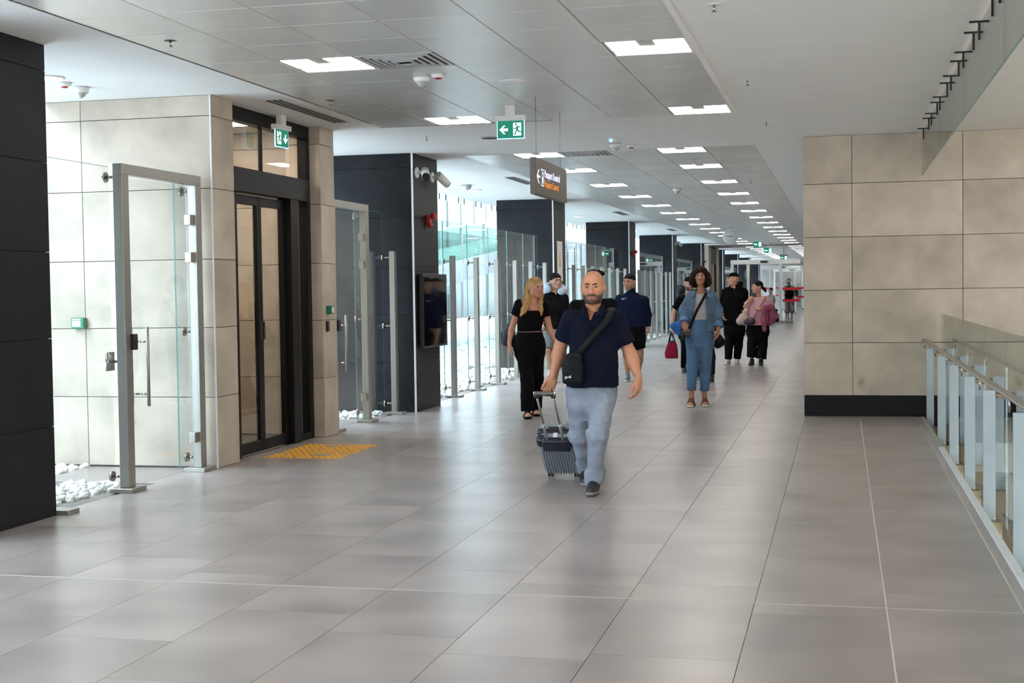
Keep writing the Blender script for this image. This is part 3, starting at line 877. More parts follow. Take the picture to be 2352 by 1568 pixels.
SP('person_icon_head', [(12.89+.018*math.cos(k*.785), 2.672+.018*math.sin(k*.785)) for k in range(8)])
text('lettering', 'Pasaport Kontrol', .105, M['text_white'], sg, (fx, 12.985-13.33, 2.645-2.635), (0, 1, 0), (0, 0, 1))
text('lettering', 'Passport Control', .095, M['text_orange'], sg, (fx, 12.985-13.33, 2.555-2.635), (0, 1, 0), (0, 0, 1))

# far exit signs
def far_sign(x, y, z, label, w=.5):
    t = empty('exit_sign', (x, y, z), label=label, cat='exit sign')
    lbox('plate', (0, 0, -.1), (w, .03, .19), M['sign_green'], t); lbox('housing', (0, 0, .03), (w+.04, .06, .05), M['white'], t)
    lbox('rod', (0, 0, (HC-z)/2+.02), (.03, .03, HC-z), M['white'], t)
    lbox('arrow', (-w*.24, -.018, -.1), (w*.36, .006, .04), M['sign_white'], t); lbox('doorway', (w*.27, -.018, -.1), (w*.3, .006, .14), M['sign_white'], t)
far_sign(-2.60, 45, 3.02, 'small far green exit sign past the clock', .27)
far_sign(-2.68, 53, 3.02, 'second small far green exit sign past the clock', .30)
far_sign(-2.62, 66, 3.0, 'farthest green exit sign before the corridor end', .34)

# ---------------- clock
ck = empty('clock', (-3.31, 43.2, 3.125), label='round white station clock hanging from the ceiling', cat='clock')
def ydisc(name, r, y0, y1, m, parent, seg=40):
    return cyl(name, (0, y0, 0), (0, y1, 0), r, M[m], parent, seg=seg)
ydisc('case', .235, -.05, .05, 'white', ck); ydisc('face', .205, -.056, -.05, 'clockface', ck)
for k in range(12):
    a = k*math.pi/6; r = .172
    lbox('mark', (r*math.sin(a), -.058, r*math.cos(a)), (.016, .004, .034), M['black'], ck, rot=(0, a, 0))
lbox('hour_hand', (.045, -.060, .002), (.1, .004, .016), M['black'], ck, rot=(0, -.03, 0))
lbox('minute_hand', (-.07, -.062, .005), (.165, .004, .012), M['black'], ck, rot=(0, .05, 0))
box('mount', -3.335, -3.285, 43.17, 43.23, 3.34, HC, M['black'], ck)

# ---------------- things on the column with the screen
XB = -5.41
tv = empty('wall_screen', (XB, 18.0, 1.32), label='switched-off dark screen hung on the charcoal column', cat='screen')
box('bezel', XB+.012, XB+.075, 17.45, 18.58, .83, 1.81, M['black'], tv, .006)
box('display', XB+.075, XB+.079, 17.48, 18.55, .86, 1.78, M['screen'], tv)
box('bracket', XB, XB+.012, 17.7, 18.3, 1.1, 1.5, M['dark_metal'], tv)
def siren(x, y, z, label):
    t = empty('fire_siren', (x, y, z), label=label, cat='siren')
    lbox('back_box', (.03, 0, -.02), (.06, .10, .12), M['red'], t, .01)
    cyl('horn', (.05, 0, .02), (.12, 0, .02), .035, M['red'], t, r1=.05)
    cyl('cap', (.12, 0, .02), (.128, 0, .02), .03, M['red'], t)
    cyl('lower_lens', (.045, 0, -.08), (.045, 0, -.125), .035, M['red'], t, r1=.028)
siren(XB, 17.93, 2.56, 'red fire siren on the charcoal column above the screen')
siren(-5.54, 37.7, 2.55, 'red fire siren on the column behind the navy-top man')
siren(-5.56, 57.6, 2.6, 'tiny red fire siren on the far column over the denim woman')
cp = empty('call_point', (XB, 18.42, 1.33), label='red fire call point at the edge of the screen column', cat='call point')
lbox('box', (.03, .0, 0), (.06, .09, .16), M['red'], cp, .006); lbox('front', (.062, 0, .02), (.004, .06, .05), M['paper'], cp); lbox('button', (.066, 0, .02), (.004, .02, .02), M['black'], cp)
def cctv(x, y, z, aim, label):
    t = empty('security_camera', (x, y, z), label=label, cat='security camera')
    a = Vector(aim).normalized(); c = Vector((.13, 0, 0))
    cyl('mount', (0, 0, 0), (.03, 0, 0), .07, M['white'], t, seg=24)
    cyl('arm', (.03, 0, 0), c, .02, M['white'], t)
    cyl('body', c-a*.05, c+a*.16, .055, M['white'], t, seg=24)
    cyl('lens', c+a*.16, c+a*.175, .05, M['black'], t, seg=24)
cctv(XB, 17.45, 3.13, (.35, -.9, -.45), 'white bullet camera aimed at the viewer on the screen column')
cctv(XB, 18.15, 3.12, (.4, .75, -.55), 'white bullet camera aimed down the corridor on the screen column')
cctv(-5.58, 47.9, 3.1, (.5, .7, -.4), 'small far bullet camera on a charcoal column')
dm = empty('dome_camera', (-6.2, 22.9, HC), label='small grey dome camera on the soffit past the screen column', cat='dome camera')
lathe('dome', [(.0001, 0), (.09, 0), (.09, -.03), (.06, -.08), (.0001, -.10)], M['vent'], dm)
nt_ = empty('paper_notice', (-5.56, 27.65, 1.78), label='white paper notice with a small orange picture on the charcoal column', cat='notice')
box('sheet', -5.558, -5.553, 27.4, 27.95, 1.75, 2.55, M['paper'], nt_)
prism('picture', [(-.06, .2), (.06, .2), (.04, .36), (.015, .5), (-.015, .5), (-.04, .36)], .002, M['orange'], nt_, frame=((.0072, .02, .05), (0, 1, 0), (0, 0, 1), (1, 0, 0)))
# ---------------- boxes on the limestone
gb = empty('call_box', (-6.87, 11.62, 1.33), label='green break-glass box on the pale limestone wall', cat='call box')
lbox('box', (0, -.03, 0), (.13, .06, .10), M['green'], gb, .005); lbox('front', (-.008, -.062, -.005), (.085, .004, .055), M['paper'], gb); lbox('caption', (-.008, -.062, .035), (.085, .004, .012), M['white'], gb)
gb = empty('call_box', (-5.50, 14.40, 1.39), label='small green break-glass box on the limestone pilaster', cat='call box')
lbox('box', (.03, 0, 0), (.06, .09, .09), M['green'], gb, .005); lbox('front', (.062, .0, 0), (.004, .06, .06), M['paper'], gb)
rd = empty('card_reader', (-5.50, 14.36, 1.21), label='black card reader on the limestone pilaster', cat='card reader')
lbox('body', (.015, 0, 0), (.03, .05, .115), M['black'], rd, .006); lbox('lamp', (.032, 0, .045), (.004, .02, .01), M['red'], rd)

# ---------------- tactile pad
tp = empty('tactile_pad', (-5.03, 13.03, 0), label='patch of worn yellow tactile studs on the floor before the charcoal door', cat='tactile paving')
sv, sf = [], []
for k, (r, z) in enumerate(((.027, 0), (.024, .005), (.014, .006))):
    for i in range(8): sv.append((r*math.cos(i*math.pi/4), r*math.sin(i*math.pi/4), z))
for k in range(2):
    for i in range(8): sf.append((k*8+i, k*8+(i+1) % 8, (k+1)*8+(i+1) % 8, (k+1)*8+i))
sf.append(tuple(range(16, 24)))
sme = bpy.data.meshes.new('stud'); sme.from_pydata(sv, [], sf); sme.materials.append(M['yellow'])
rg = random.Random(3)
for i in range(12):
    for j in range(19):
        x, y = -.385+.0645*i+(.03 if j % 2 else 0), -.575+.0625*j
        hole = (x-.12)**2*3+(y+.33)**2 < .012 or (x+.05)**2+(y-.4)**2*2 < .008
        if hole or rg.random() < .06: continue
        link('stud', sme, None, tp, (x, y, 0))

# ---------------- automatic gates at the far end
def gate(y, label, x0=-4.6, x1=-1.69, far=False):
    t = empty('automatic_gate', ((x0+x1)/2, y, 0), label=label, cat='gate')
    box('header', x0, x1, y-.12, y+.12, 2.52, 2.71, M['white'], t, .01)
    box('sensor', -3.35, -3.05, y-.15, y-.12, 2.58, 2.66, M['black'], t)
    for x in (-3.87, -2.52, x0+.06):
        box('post', x-.06, x+.06, y-.08, y+.08, .12, 2.52, M['white'], t, .005)
        box('foot', x-.09, x+.09, y-.1, y+.1, 0, .12, M['steel'], t, .005)
    for (a, b) in ((x0+.1, -3.93), (-2.46, x1)):
        s = box('side_glass', a, b, y-.008, y+.008, .1, 2.45, M['glass'], t)
        for z in (.97, 1.46):
            box('red_stripe', a+.02, b-.02, y-.014, y-.009, z-.055, z+.055, M['red_stripe'], t)
    return t
gate(59.9, 'white automatic glass gate with red stripes across the corridor')
gate(78.5, 'second white glass gate standing behind the first', -4.4, -1.2)
gate(94, 'farthest white glass gate in the row', -4.4, -1.2)
bp = empty('barrier_post', (-2.36, 78.3-14, 0), label='slim grey barrier post on a round foot by the far gate', cat='barrier post')
lathe('foot', [(.0001, .03), (.17, .02), (.18, 0)], M['steel_grey'], bp); cyl('pole', (0, 0, 0), (0, 0, 1.0), .03, M['steel_grey'], bp)
# ================================================================== PEOPLE
# figures are grown as distance fields and turned into smooth meshes
def surf(Fv, o, h):
    """naive surface nets of a scalar grid (negative inside)"""
    s = Fv < 0
    nx, ny, nz = Fv.shape
    cnt = np.zeros((nx-1, ny-1, nz-1), np.int8)
    for dx in (0, 1):
        for dy in (0, 1):
            for dz in (0, 1):
                cnt += s[dx:nx-1+dx, dy:ny-1+dy, dz:nz-1+dz]
    act = (cnt > 0) & (cnt < 8)
    idx = np.argwhere(act)
    ids = -np.ones(act.shape, np.int64); ids[act] = np.arange(len(idx))
    acc = np.zeros((len(idx), 3)); num = np.zeros(len(idx))
    cor = [(0, 0, 0), (1, 0, 0), (0, 1, 0), (1, 1, 0), (0, 0, 1), (1, 0, 1), (0, 1, 1), (1, 1, 1)]
    val = [Fv[idx[:, 0]+c[0], idx[:, 1]+c[1], idx[:, 2]+c[2]] for c in cor]
    for a in range(8):
        for b in range(a+1, 8):
            d = [cor[b][k]-cor[a][k] for k in range(3)]
            if sum(map(abs, d)) != 1: continue
            m = (val[a] < 0) != (val[b] < 0)
            t = np.where(m, val[a]/np.where(m, val[a]-val[b], 1), 0)
            p = np.array(cor[a])[None]+t[:, None]*np.array(d)[None]
            acc[m] += p[m]; num[m] += 1
    V = (idx+acc/num[:, None])*h+o
    faces = []
    for ax in range(3):
        sl0 = [slice(None)]*3; sl1 = [slice(None)]*3
        sl0[ax] = slice(0, -1); sl1[ax] = slice(1, None)
        u, v = (ax+1) % 3, (ax+2) % 3
        e = np.argwhere(s[tuple(sl0)] != s[tuple(sl1)])
        ok = (e[:, u] > 0) & (e[:, v] > 0) & (e[:, u] < Fv.shape[u]-1) & (e[:, v] < Fv.shape[v]-1)
        e = e[ok]
        q = []
        for (du, dv) in ((-1, -1), (0, -1), (0, 0), (-1, 0)):
            c = e.copy(); c[:, u] += du; c[:, v] += dv
            q.append(ids[c[:, 0], c[:, 1], c[:, 2]])
        q = np.stack(q, 1)
        ins = s[e[:, 0], e[:, 1], e[:, 2]]
        q[~ins] = q[~ins][:, ::-1]
        faces.append(q)
    return V, np.concatenate(faces)

A3 = lambda p: np.asarray(p, float)
def nrm(v):
    v = A3(v); return v/np.linalg.norm(v)

class Field:
    def __init__(s): s.pr = []
    def add(s, fn, lo, hi, k=.02, op='u'): s.pr.append((fn, A3(lo), A3(hi), k, op)); return s
    def cap(s, a, b, ra, rb=None, k=.02, flat=None, op='u', cut=False):
        a, b = A3(a), A3(b); rb = ra if rb is None else rb
        d = b-a; L2 = max(d@d, 1e-9); r = max(ra, rb)
        n = None if flat is None else (nrm(flat[0]), flat[1])
        g = r*(max(1, flat[1]) if flat else 1)
        def fn(P):
            q = P-a
            t = np.clip((q@d)/L2, 0, 1)
            w = q-t[..., None]*d
            if n is not None:
                c = w@n[0]
                w = w+(c*(1/n[1]-1))[..., None]*n[0]
            dist = np.sqrt((w*w).sum(-1))-(ra+(rb-ra)*t)
            dist = dist*min(1, n[1]) if n is not None else dist
            return np.maximum(dist, q@(d/math.sqrt(L2))-math.sqrt(L2)) if cut else dist
        return s.add(fn, np.minimum(a, b)-g, np.maximum(a, b)+g, k, op)
    def chain(s, pts, k=.02, flat=None):
        for (a, ra), (b, rb) in zip(pts[:-1], pts[1:]): s.cap(a, b, ra, rb, k, flat)
        return s
    def ell(s, c, r, k=.02, R=None, op='u'):
        c, r = A3(c), A3(r); m = r.max()
        def fn(P):
            q = P-c
            if R is not None: q = q@R
            k0 = np.sqrt(((q/r)**2).sum(-1)); k1 = np.sqrt(((q/(r*r))**2).sum(-1))
            return k0*(k0-1)/np.maximum(k1, 1e-6)
        return s.add(fn, c-m, c+m, k, op)
    def rbox(s, c, hd, rr, k=.005, R=None, op='u'):
        c, hd = A3(c), A3(hd); m = np.linalg.norm(hd)
        def fn(P):
            q = P-c
            if R is not None: q = q@R
            q = np.abs(q)-(hd-rr)
            return np.sqrt((np.maximum(q, 0)**2).sum(-1))+np.minimum(q.max(-1), 0)-rr
        return s.add(fn, c-m, c+m, k, op)
    def loft(s, sl, k=.02, p=2.3, op='u'):
        sl = sorted(sl); z = A3([a[0] for a in sl]); C = A3([a[1:] for a in sl])   # z, cx, cy, rx, ry
        g = C[:, 2:].max()+.01
        def fn(P):
            zz = np.clip(P[..., 2], z[0], z[-1])
            # smooth interpolation between the slices
            i = np.clip(np.searchsorted(z, zz)-1, 0, len(z)-2)
            t = (zz-z[i])/(z[i+1]-z[i]); t = t*t*(3-2*t)*.5+t*.5
            q = C[i]*(1-t[..., None])+C[i+1]*t[..., None]
            e = (np.abs((P[..., 0]-q[..., 0])/q[..., 2])**p+np.abs((P[..., 1]-q[..., 1])/q[..., 3])**p)**(1/p)
            d = (e-1)*np.minimum(q[..., 2], q[..., 3])
            dz = np.abs(P[..., 2]-zz)
            return np.where(dz > 0, np.sqrt(np.maximum(d, 0)**2+dz**2)+np.minimum(d, 0)*(dz == 0), d)
        lo = [C[:, 0].min()-g, C[:, 1].min()-g, z[0]]; hi = [C[:, 0].max()+g, C[:, 1].max()+g, z[-1]]
        return s.add(fn, lo, hi, k, op)
    def plane(s, pt, n, k=.003):
        """keep the side opposite to n"""
        pt, n = A3(pt), nrm(n)
        return s.add(lambda P: (P-pt)@n, [-9]*3, [9]*3, k, 'i')
    def bounds(s):
        lo = np.min([p[1] for p in s.pr if p[4] == 'u'], 0); hi = np.max([p[2] for p in s.pr if p[4] == 'u'], 0)
        return lo, hi
    def mesh(s, h, disp=None, clip=None):
        lo, hi = s.bounds()
        if clip is not None: lo = np.maximum(lo, clip[0]); hi = np.minimum(hi, clip[1])
        lo = lo-3*h; hi = hi+3*h
        n = np.ceil((hi-lo)/h).astype(int)+1
        ax = [lo[i]+h*np.arange(n[i]) for i in range(3)]
        Fv = np.full(n, .5)
        for fn, a, b, k, op in s.pr:
            mg = k+2*h
            i0 = np.clip(np.floor((a-mg-lo)/h).astype(int), 0, n); i1 = np.clip(np.ceil((b+mg-lo)/h).astype(int)+1, 0, n)
            if (i1 <= i0).any(): continue
            sl = tuple(slice(i0[i], i1[i]) for i in range(3))
            P = np.stack(np.meshgrid(*[ax[i][sl[i]] for i in range(3)], indexing='ij'), -1)
            d = fn(P); c = Fv[sl]
            if op == 'u':
                e = np.maximum(k-np.abs(c-d), 0)/k; Fv[sl] = np.minimum(c, d)-e*e*k*.25
            elif op == 's':
                d = -d; e = np.maximum(k-np.abs(c-d), 0)/k; Fv[sl] = np.maximum(c, d)+e*e*k*.25
            else:
                e = np.maximum(k-np.abs(c-d), 0)/k; Fv[sl] = np.maximum(c, d)+e*e*k*.25
        if disp is not None:
            P = np.stack(np.meshgrid(*ax, indexing='ij'), -1)
            near = np.abs(Fv) < .04
            Fv[near] += disp(P[near])
        return surf(Fv, lo, h)

def folds(seed, amp, wl=.09, sz=1.0, ridge=.5, zones=None):
    """cloth creases: mostly level ridges that wander, stronger in the given height zones (z, width, gain)"""
    rg = np.random.RandomState(seed)
    n = 5
    ks = rg.randn(n, 3)*A3((.55, .55, .35))+A3((0, 0, 1.0))*rg.choice([-1, 1], n)[:, None]
    ks /= np.linalg.norm(ks, axis=1)[:, None]
    ks *= (2*np.pi/(wl*rg.uniform(.8, 2.0, n)))[:, None]; ph = rg.uniform(0, 6.28, n)
    wk = rg.randn(n, 3)*16; wp = rg.uniform(0, 6.28, n)
    mk = rg.randn(n, 3)*9; mp_ = rg.uniform(0, 6.28, n)
    def fn(P):
        a = 0
        for i in range(n):
            w = np.abs(np.sin((P@ks[i]+ph[i])*.5+.5*np.sin(P@wk[i]+wp[i])))
            a = a-(1-w)**2*np.clip(np.sin(P@mk[i]+mp_[i])*.8+.35, 0, 1)
        g = .55
        if zones is not None:
            g = .25
            for z, w_, gain in zones: g = g+gain*np.exp(-((P[..., 2]-z)/w_)**2)
        return a*amp*g
    return fn

def tomesh(name, parts, m, parent, colf=None):
    Vs, Fs, n = [], [], 0
    for V, Fq in parts:
        Vs.append(V); Fs.append(Fq+n); n += len(V)
    V = np.concatenate(Vs); Fq = np.concatenate(Fs)
    me = bpy.data.meshes.new(name)
    me.vertices.add(len(V)); me.vertices.foreach_set('co', V.astype(np.float32).ravel())
    me.loops.add(Fq.size); me.loops.foreach_set('vertex_index', Fq.astype(np.int32).ravel())
    me.polygons.add(len(Fq)); me.polygons.foreach_set('loop_start', np.arange(0, Fq.size, 4, dtype=np.int32))
    me.update(calc_edges=True); me.validate()
    me.polygons.foreach_set('use_smooth', np.ones(len(me.polygons), bool))
    if colf is not None:
        c = np.ones((len(V), 4), np.float32); c[:, :3] = colf(V)
        at = me.color_attributes.new('col', 'FLOAT_COLOR', 'POINT'); at.data.foreach_set('color', c.ravel())
    me.materials.append(m)
    return link(name, me, None, parent)

def cloth(name, col, rough=.85, vary=.1, scale=9, bump=.12, bscale=260):
    return mat(name, col, rough, spec=.12, vary=vary, scale=scale, bump=bump, bscale=bscale)
M['skin'] = vcol_mat('skin', .48, .4, sss=.05)
M['mouth'] = mat('mouth_line', (.10, .025, .02), .6)
M['eye'] = vcol_mat('eye', .12, .5)
C_ = dict(
    navy=cloth('navy_polo', (.004, .006, .017)), black=cloth('black_cloth', (.0035, .0035, .0045)), black2=cloth('black_trousers', (.0035, .0037, .0045)),
    greyjean=cloth('grey_blue_jeans', (.27, .30, .37), vary=.22, scale=6), bluejean=cloth('blue_jeans', (.10, .19, .33), vary=.25, scale=6),
    denim=cloth('denim_jacket', (.105, .165, .255), vary=.32, scale=7), cuff=cloth('denim_cuff', (.12, .2, .36), vary=.2), whitetee=cloth('pale_tee', (.52, .48, .49)),
    pink=cloth('pink_tee', (.62, .33, .38)), mauve=cloth('mauve_cardigan', (.33, .09, .15), vary=.2), sport=cloth('navy_sport_top', (.006, .010, .034)),
    grey=cloth('grey_shorts', (.15, .155, .155)), taupe=cloth('taupe_shorts', (.12, .10, .10)), shoe=mat('black_shoe', (.012, .012, .013), .5, vary=.2, scale=20),
    sole=mat('grey_sole', (.2, .2, .2), .6), solew=mat('white_sole', (.7, .68, .65), .6), grey_shoe=mat('grey_shoe', (.16, .2, .24), .6, vary=.15, scale=20),
    cream_shoe=mat('cream_shoe', (.6, .55, .48), .6), leather=mat('brown_leather', (.16, .05, .028), .5), strap=mat('black_strap', (.006, .006, .007), .7, spec=.15),
    hair_black=mat('black_hair', (.007, .005, .0045), .6, spec=.12, vary=.3, scale=30, bump=.5, bscale=90, stretch=(1, 1, .25)),
    hair_brown=mat('dark_brown_hair', (.018, .009, .006), .6, spec=.12, vary=.4, scale=30, bump=.5, bscale=80, stretch=(1, 1, .3)),
    hair_blonde=mat('blonde_hair', (.50, .29, .11), .5, spec=.2, vary=.35, scale=26, bump=.6, bscale=110, stretch=(1, 1, .08)),
    pillow=cloth('pale_blue_pillow', (.52, .60, .74), vary=.05), bagblack=mat('black_nylon', (.005, .005, .0065), .6, spec=.2, vary=.2, scale=14),
    bagnavy=mat('dark_blue_leather', (.02, .025, .045), .45), bagred=cloth('red_fabric', (.22, .012, .03), vary=.15), bagcream=cloth('cream_canvas', (.55, .42, .38), vary=.15),
    bagdark=mat('dark_purple_leather', (.045, .03, .045), .5), bluecloth=cloth('blue_cloth', (.06, .16, .48), vary=.2), logo=mat('white_print', (.85, .85, .87), .5),
    teal=mat('teal_nylon', (.02, .09, .10), .6),
)

# ---------------------------------------------------------------- anatomy
def rotm(yaw=0, pitch=0, roll=0):
    """yaw>0 turns the face towards +x (viewer's right); pitch>0 looks down; roll tilts sideways"""
    return np.array(Matrix.Rotation(yaw, 3, 'Z') @ Matrix.Rotation(pitch, 3, 'X') @ Matrix.Rotation(roll, 3, 'Y'))

def head_field(c, S, R, neck=None, female=False, nose=1.0, ears=True, jaw=1.0):
    """head of chin-to-crown height S*.235 m centred on c; the face looks along -y of the head frame"""
    f = Field(); c = A3(c)
    T = lambda p: c+S*(R@A3(p))
    def E(p, r, k=.02, op='u', rr=None): f.ell(T(p), S*A3(r), k*S, R if rr is None else R@rr, op)
    E((0, .018, .035), (.077, .097, .085))
    E((0, .0, .0), (.072, .088, .09), .03)
    E((0, -.035, -.035), (.058*jaw, .058, .075), .035)
    E((0, -.045, -.082), (.043*jaw, .042, .034), .03)
    E((0, -.078, -.098), (.021*jaw, .018, .017), .025)
    for s in (-1, 1):
        E((s*.048, .0, -.065), (.018*jaw, .04, .035), .03)
        E((s*.044, -.062, -.014), (.022, .022, .018), .03)
        E((s*.033, -.1, .007), (.020, .015, .0125), .012, 's')
        f.cap(T((s*.014, -.094, .028)), T((s*.05, -.08, .027)), S*.009, S*.007, k=S*.02)
        # lids
        f.cap(T((s*.018, -.0885, .0125)), T((s*.033, -.0915, .0195)), S*.0036, S*.004, k=S*.006)
        f.cap(T((s*.033, -.0915, .0195)), T((s*.049, -.082, .0105)), S*.004, S*.0034, k=S*.006)
        f.cap(T((s*.020, -.0875, .0005)), T((s*.034, -.0885, -.004)), S*.0036, S*.0036, k=S*.008)
        f.cap(T((s*.034, -.0885, -.004)), T((s*.048, -.081, .003)), S*.0036, S*.003, k=S*.008)
        E((s*.0125*nose, -.1, -.034), (.0095, .011, .0085), .008)
        if ears:
            re = np.array(Matrix.Rotation(s*-.45, 3, 'Z'))
            E((s*.083, .012, -.004), (.009, .021, .033), .008, 'u', re)
            E((s*.091, .003, .0), (.006, .011, .02), .006, 's', re)
    f.cap(T((0, -.09, .02)), T((0, -.112, -.026)), S*.008, S*.0125*nose, k=S*.016)
    E((0, -.116, -.03), (.0125*nose, .010, .0095), .01)
    E((0, -.089, -.0635), (.024, .012, .006), .010)
    E((0, -.089, -.0725), (.020, .0125, .0068), .008)
    E((0, -.104, -.068), (.024, .006, .0016), .004, 's')
    if neck is not None:
        f.cap(T((0, .02, -.055)), A3(neck), S*(.046 if female else .053), S*(.05 if female else .060), k=.03)
    return f, T

def eyes(parent, T, S, R, look=(0, 0), iris=(.06, .03, .015)):
    for s in (-1, 1):
        c = T((s*.033, -.0775, .0075))
        d = R@nrm((look[0], -1, look[1]))
        n = 14
        V, Fq = [], []
        for i in range(n+1):
            th = math.pi*i/n
            for j in range(16):
                ph = 2*math.pi*j/16
                V.append((math.sin(th)*math.cos(ph), math.sin(th)*math.sin(ph), math.cos(th)))
        for i in range(n):
            for j in range(16): Fq.append((i*16+j, i*16+(j+1) % 16, (i+1)*16+(j+1) % 16, (i+1)*16+j))
        V = A3(V)
        ang = np.arccos(np.clip(V[:, 2], -1, 1))
        q = Vector(d).to_track_quat('Z', 'Y').to_matrix()
        P = V@np.array(q).T*S*.0138+c
        def colf(_, ang=ang):
            c3 = np.tile(A3((.62, .56, .52)), (len(ang), 1)); c3[ang < .52] = iris; c3[ang < .24] = (.004, .004, .004); return c3
        tomesh('eye', [(P, np.array(Fq))], M['eye'], parent, colf)

def brows(parent, T, S, mt, w=.0042, drop=0.0):
    for s in (-1, 1):
        f = Field()
        f.cap(T((s*.012, -.1025, .028-drop)), T((s*.034, -.0985, .033)), S*w, S*w*.95, k=.004, flat=None)
        f.cap(T((s*.034, -.0985, .033)), T((s*.054, -.083, .027)), S*w*.95, S*w*.45, k=.004)
        tomesh('eyebrow', [f.mesh(.0025)], mt, parent)
        f = Field()
        f.cap(T((s*.018, -.0915, .0105)), T((s*.033, -.0945, .0165)), S*.0021, S*.0024, k=.003); f.cap(T((s*.033, -.0945, .0165)), T((s*.050, -.0845, .0085)), S*.0024, S*.0018, k=.003)
        tomesh('eyelash', [f.mesh(.002)], C_['hair_black'], parent)
    f = Field()
    for s in (-1, 1): f.cap(T((0, -.1035, -.0672)), T((s*.022, -.0945, -.0685)), S*.0022, S*.0016, k=.003)
    tomesh('mouth_line', [f.mesh(.002)], M['mouth'], parent)

def hand_field(f, w, d, n, t, s=1.0, curl=(.35, .45, .4), spread=.12, thumb=.45, k=.006, grip=None):
    """adds a hand: wrist w, direction d, palm normal n, thumb side t"""
    w, d = A3(w), nrm(d); n = nrm(A3(n)-d*(A3(n)@d)); t0 = nrm(np.cross(d, n)); t = t0 if t0@A3(t) > 0 else -t0
    f.cap(w-d*.02*s, w+d*.035*s, .027*s, .033*s, k=.02, flat=(n, .62))
    f.cap(w+d*.03*s, w+d*.078*s, .034*s, .038*s, k=.02, flat=(n, .42))
    f.cap(w+d*.035*s+t*.02*s, w+d*.07*s+t*.028*s, .016*s, .014*s, k=.015)
    f.cap(w+d*.035*s-t*.02*s, w+d*.075*s-t*.026*s, .016*s, .013*s, k=.015)
    lens = (.044, .048, .045, .036)
    for i in range(4):
        o = (.0285, .0095, -.0095, -.0275)[i]
        p = w+(d*(.083, .088, .085, .077)[i]+t*o)*s
        a = 0; dd0 = nrm(d+t*spread*(1.5-i)*.35)
        r = (.0092, .0095, .009, .008)[i]*s
        for j, L_ in enumerate((lens[i], lens[i]*.62, lens[i]*.5)):
            a += curl[j]*(1+.06*i)
            q = p+(dd0*math.cos(a)+n*math.sin(a))*L_*s
            f.cap(p, q, r*(1-.07*j), r*(1-.07*(j+1)), k=k*s)
            p = q
    p = w+(d*.022+t*.026)*s; dt = nrm(d*.72+t*thumb+n*.28)
    f.cap(w+d*.012*s+t*.012*s, p, .017*s, .0155*s, k=.012)
    for j, L_ in enumerate((.042, .032, .026)):
        q = p+dt*L_*s
        f.cap(p, q, (.0142, .0118, .0102)[j]*s, (.0118, .0102, .0088)[j]*s, k=k*s)
        p = q; dt = nrm(dt+d*.18+n*.16-t*.1)
    return f

def shoe(parent, ankle, heel_z, toe, mt, sole, L_=.27, wd=.095, pitch=0.0, h=.007, name='shoe', open_=False):
    """shoe with sole; toe = horizontal unit direction, heel under the ankle"""
    ax = A3(ankle); t = nrm((toe[0], toe[1], 0))
    sd = np.array([-t[1], t[0], 0])
    base = A3((ax[0], ax[1], heel_z))
    cp, sp = math.cos(pitch), math.sin(pitch)
    tp = t*cp+A3((0, 0, 1))*-sp; upv = A3((0, 0, 1))*cp+t*sp
    pt = lambda a, b, c: base+tp*a+sd*b+upv*c
    root = Field()
    root.cap(pt(-.045, 0, .05), pt(.02, 0, .06), .042, .046, k=.03, flat=(sd, .85))
    root.cap(pt(.02, 0, .055), pt(.12, 0, .036), .044, .036, k=.03)
    root.cap(pt(.10, .0, .036), pt(L_-.085, .0, .030), .043, .036, k=.03)
    root.cap(pt(-.01, 0, .06), pt(-.005, 0, .105), .045, .043, k=.02)
    root.plane(pt(0, 0, .012), -upv, .004)
    o = tomesh(name, [root.mesh(h, folds(3, .0015, .05))], mt, parent)
    so = Field()
    so.cap(pt(-.045, 0, .012), pt(.08, 0, .012), .043, .046, k=.02); so.cap(pt(.08, 0, .012), pt(L_-.08, 0, .012), .046, .04, k=.02)
    so.plane(pt(0, 0, .026), upv, .004); so.plane(pt(0, 0, 0), -upv, .004)
    tomesh('sole', [so.mesh(h)], sole, o)
    return o


O_CAM = A3((0, 0, CAM_H))
def pix(x, y): return (x-1176)/FPX*RT-(y-784)/FPX*UP+fw
def ground(x, y):
    d = pix(x, y); return O_CAM+d*(-CAM_H)/d[2]
sstep = lambda a, b, x: (lambda t: t*t*(3-2*t))(np.clip((x-a)/(b-a), 0, 1))

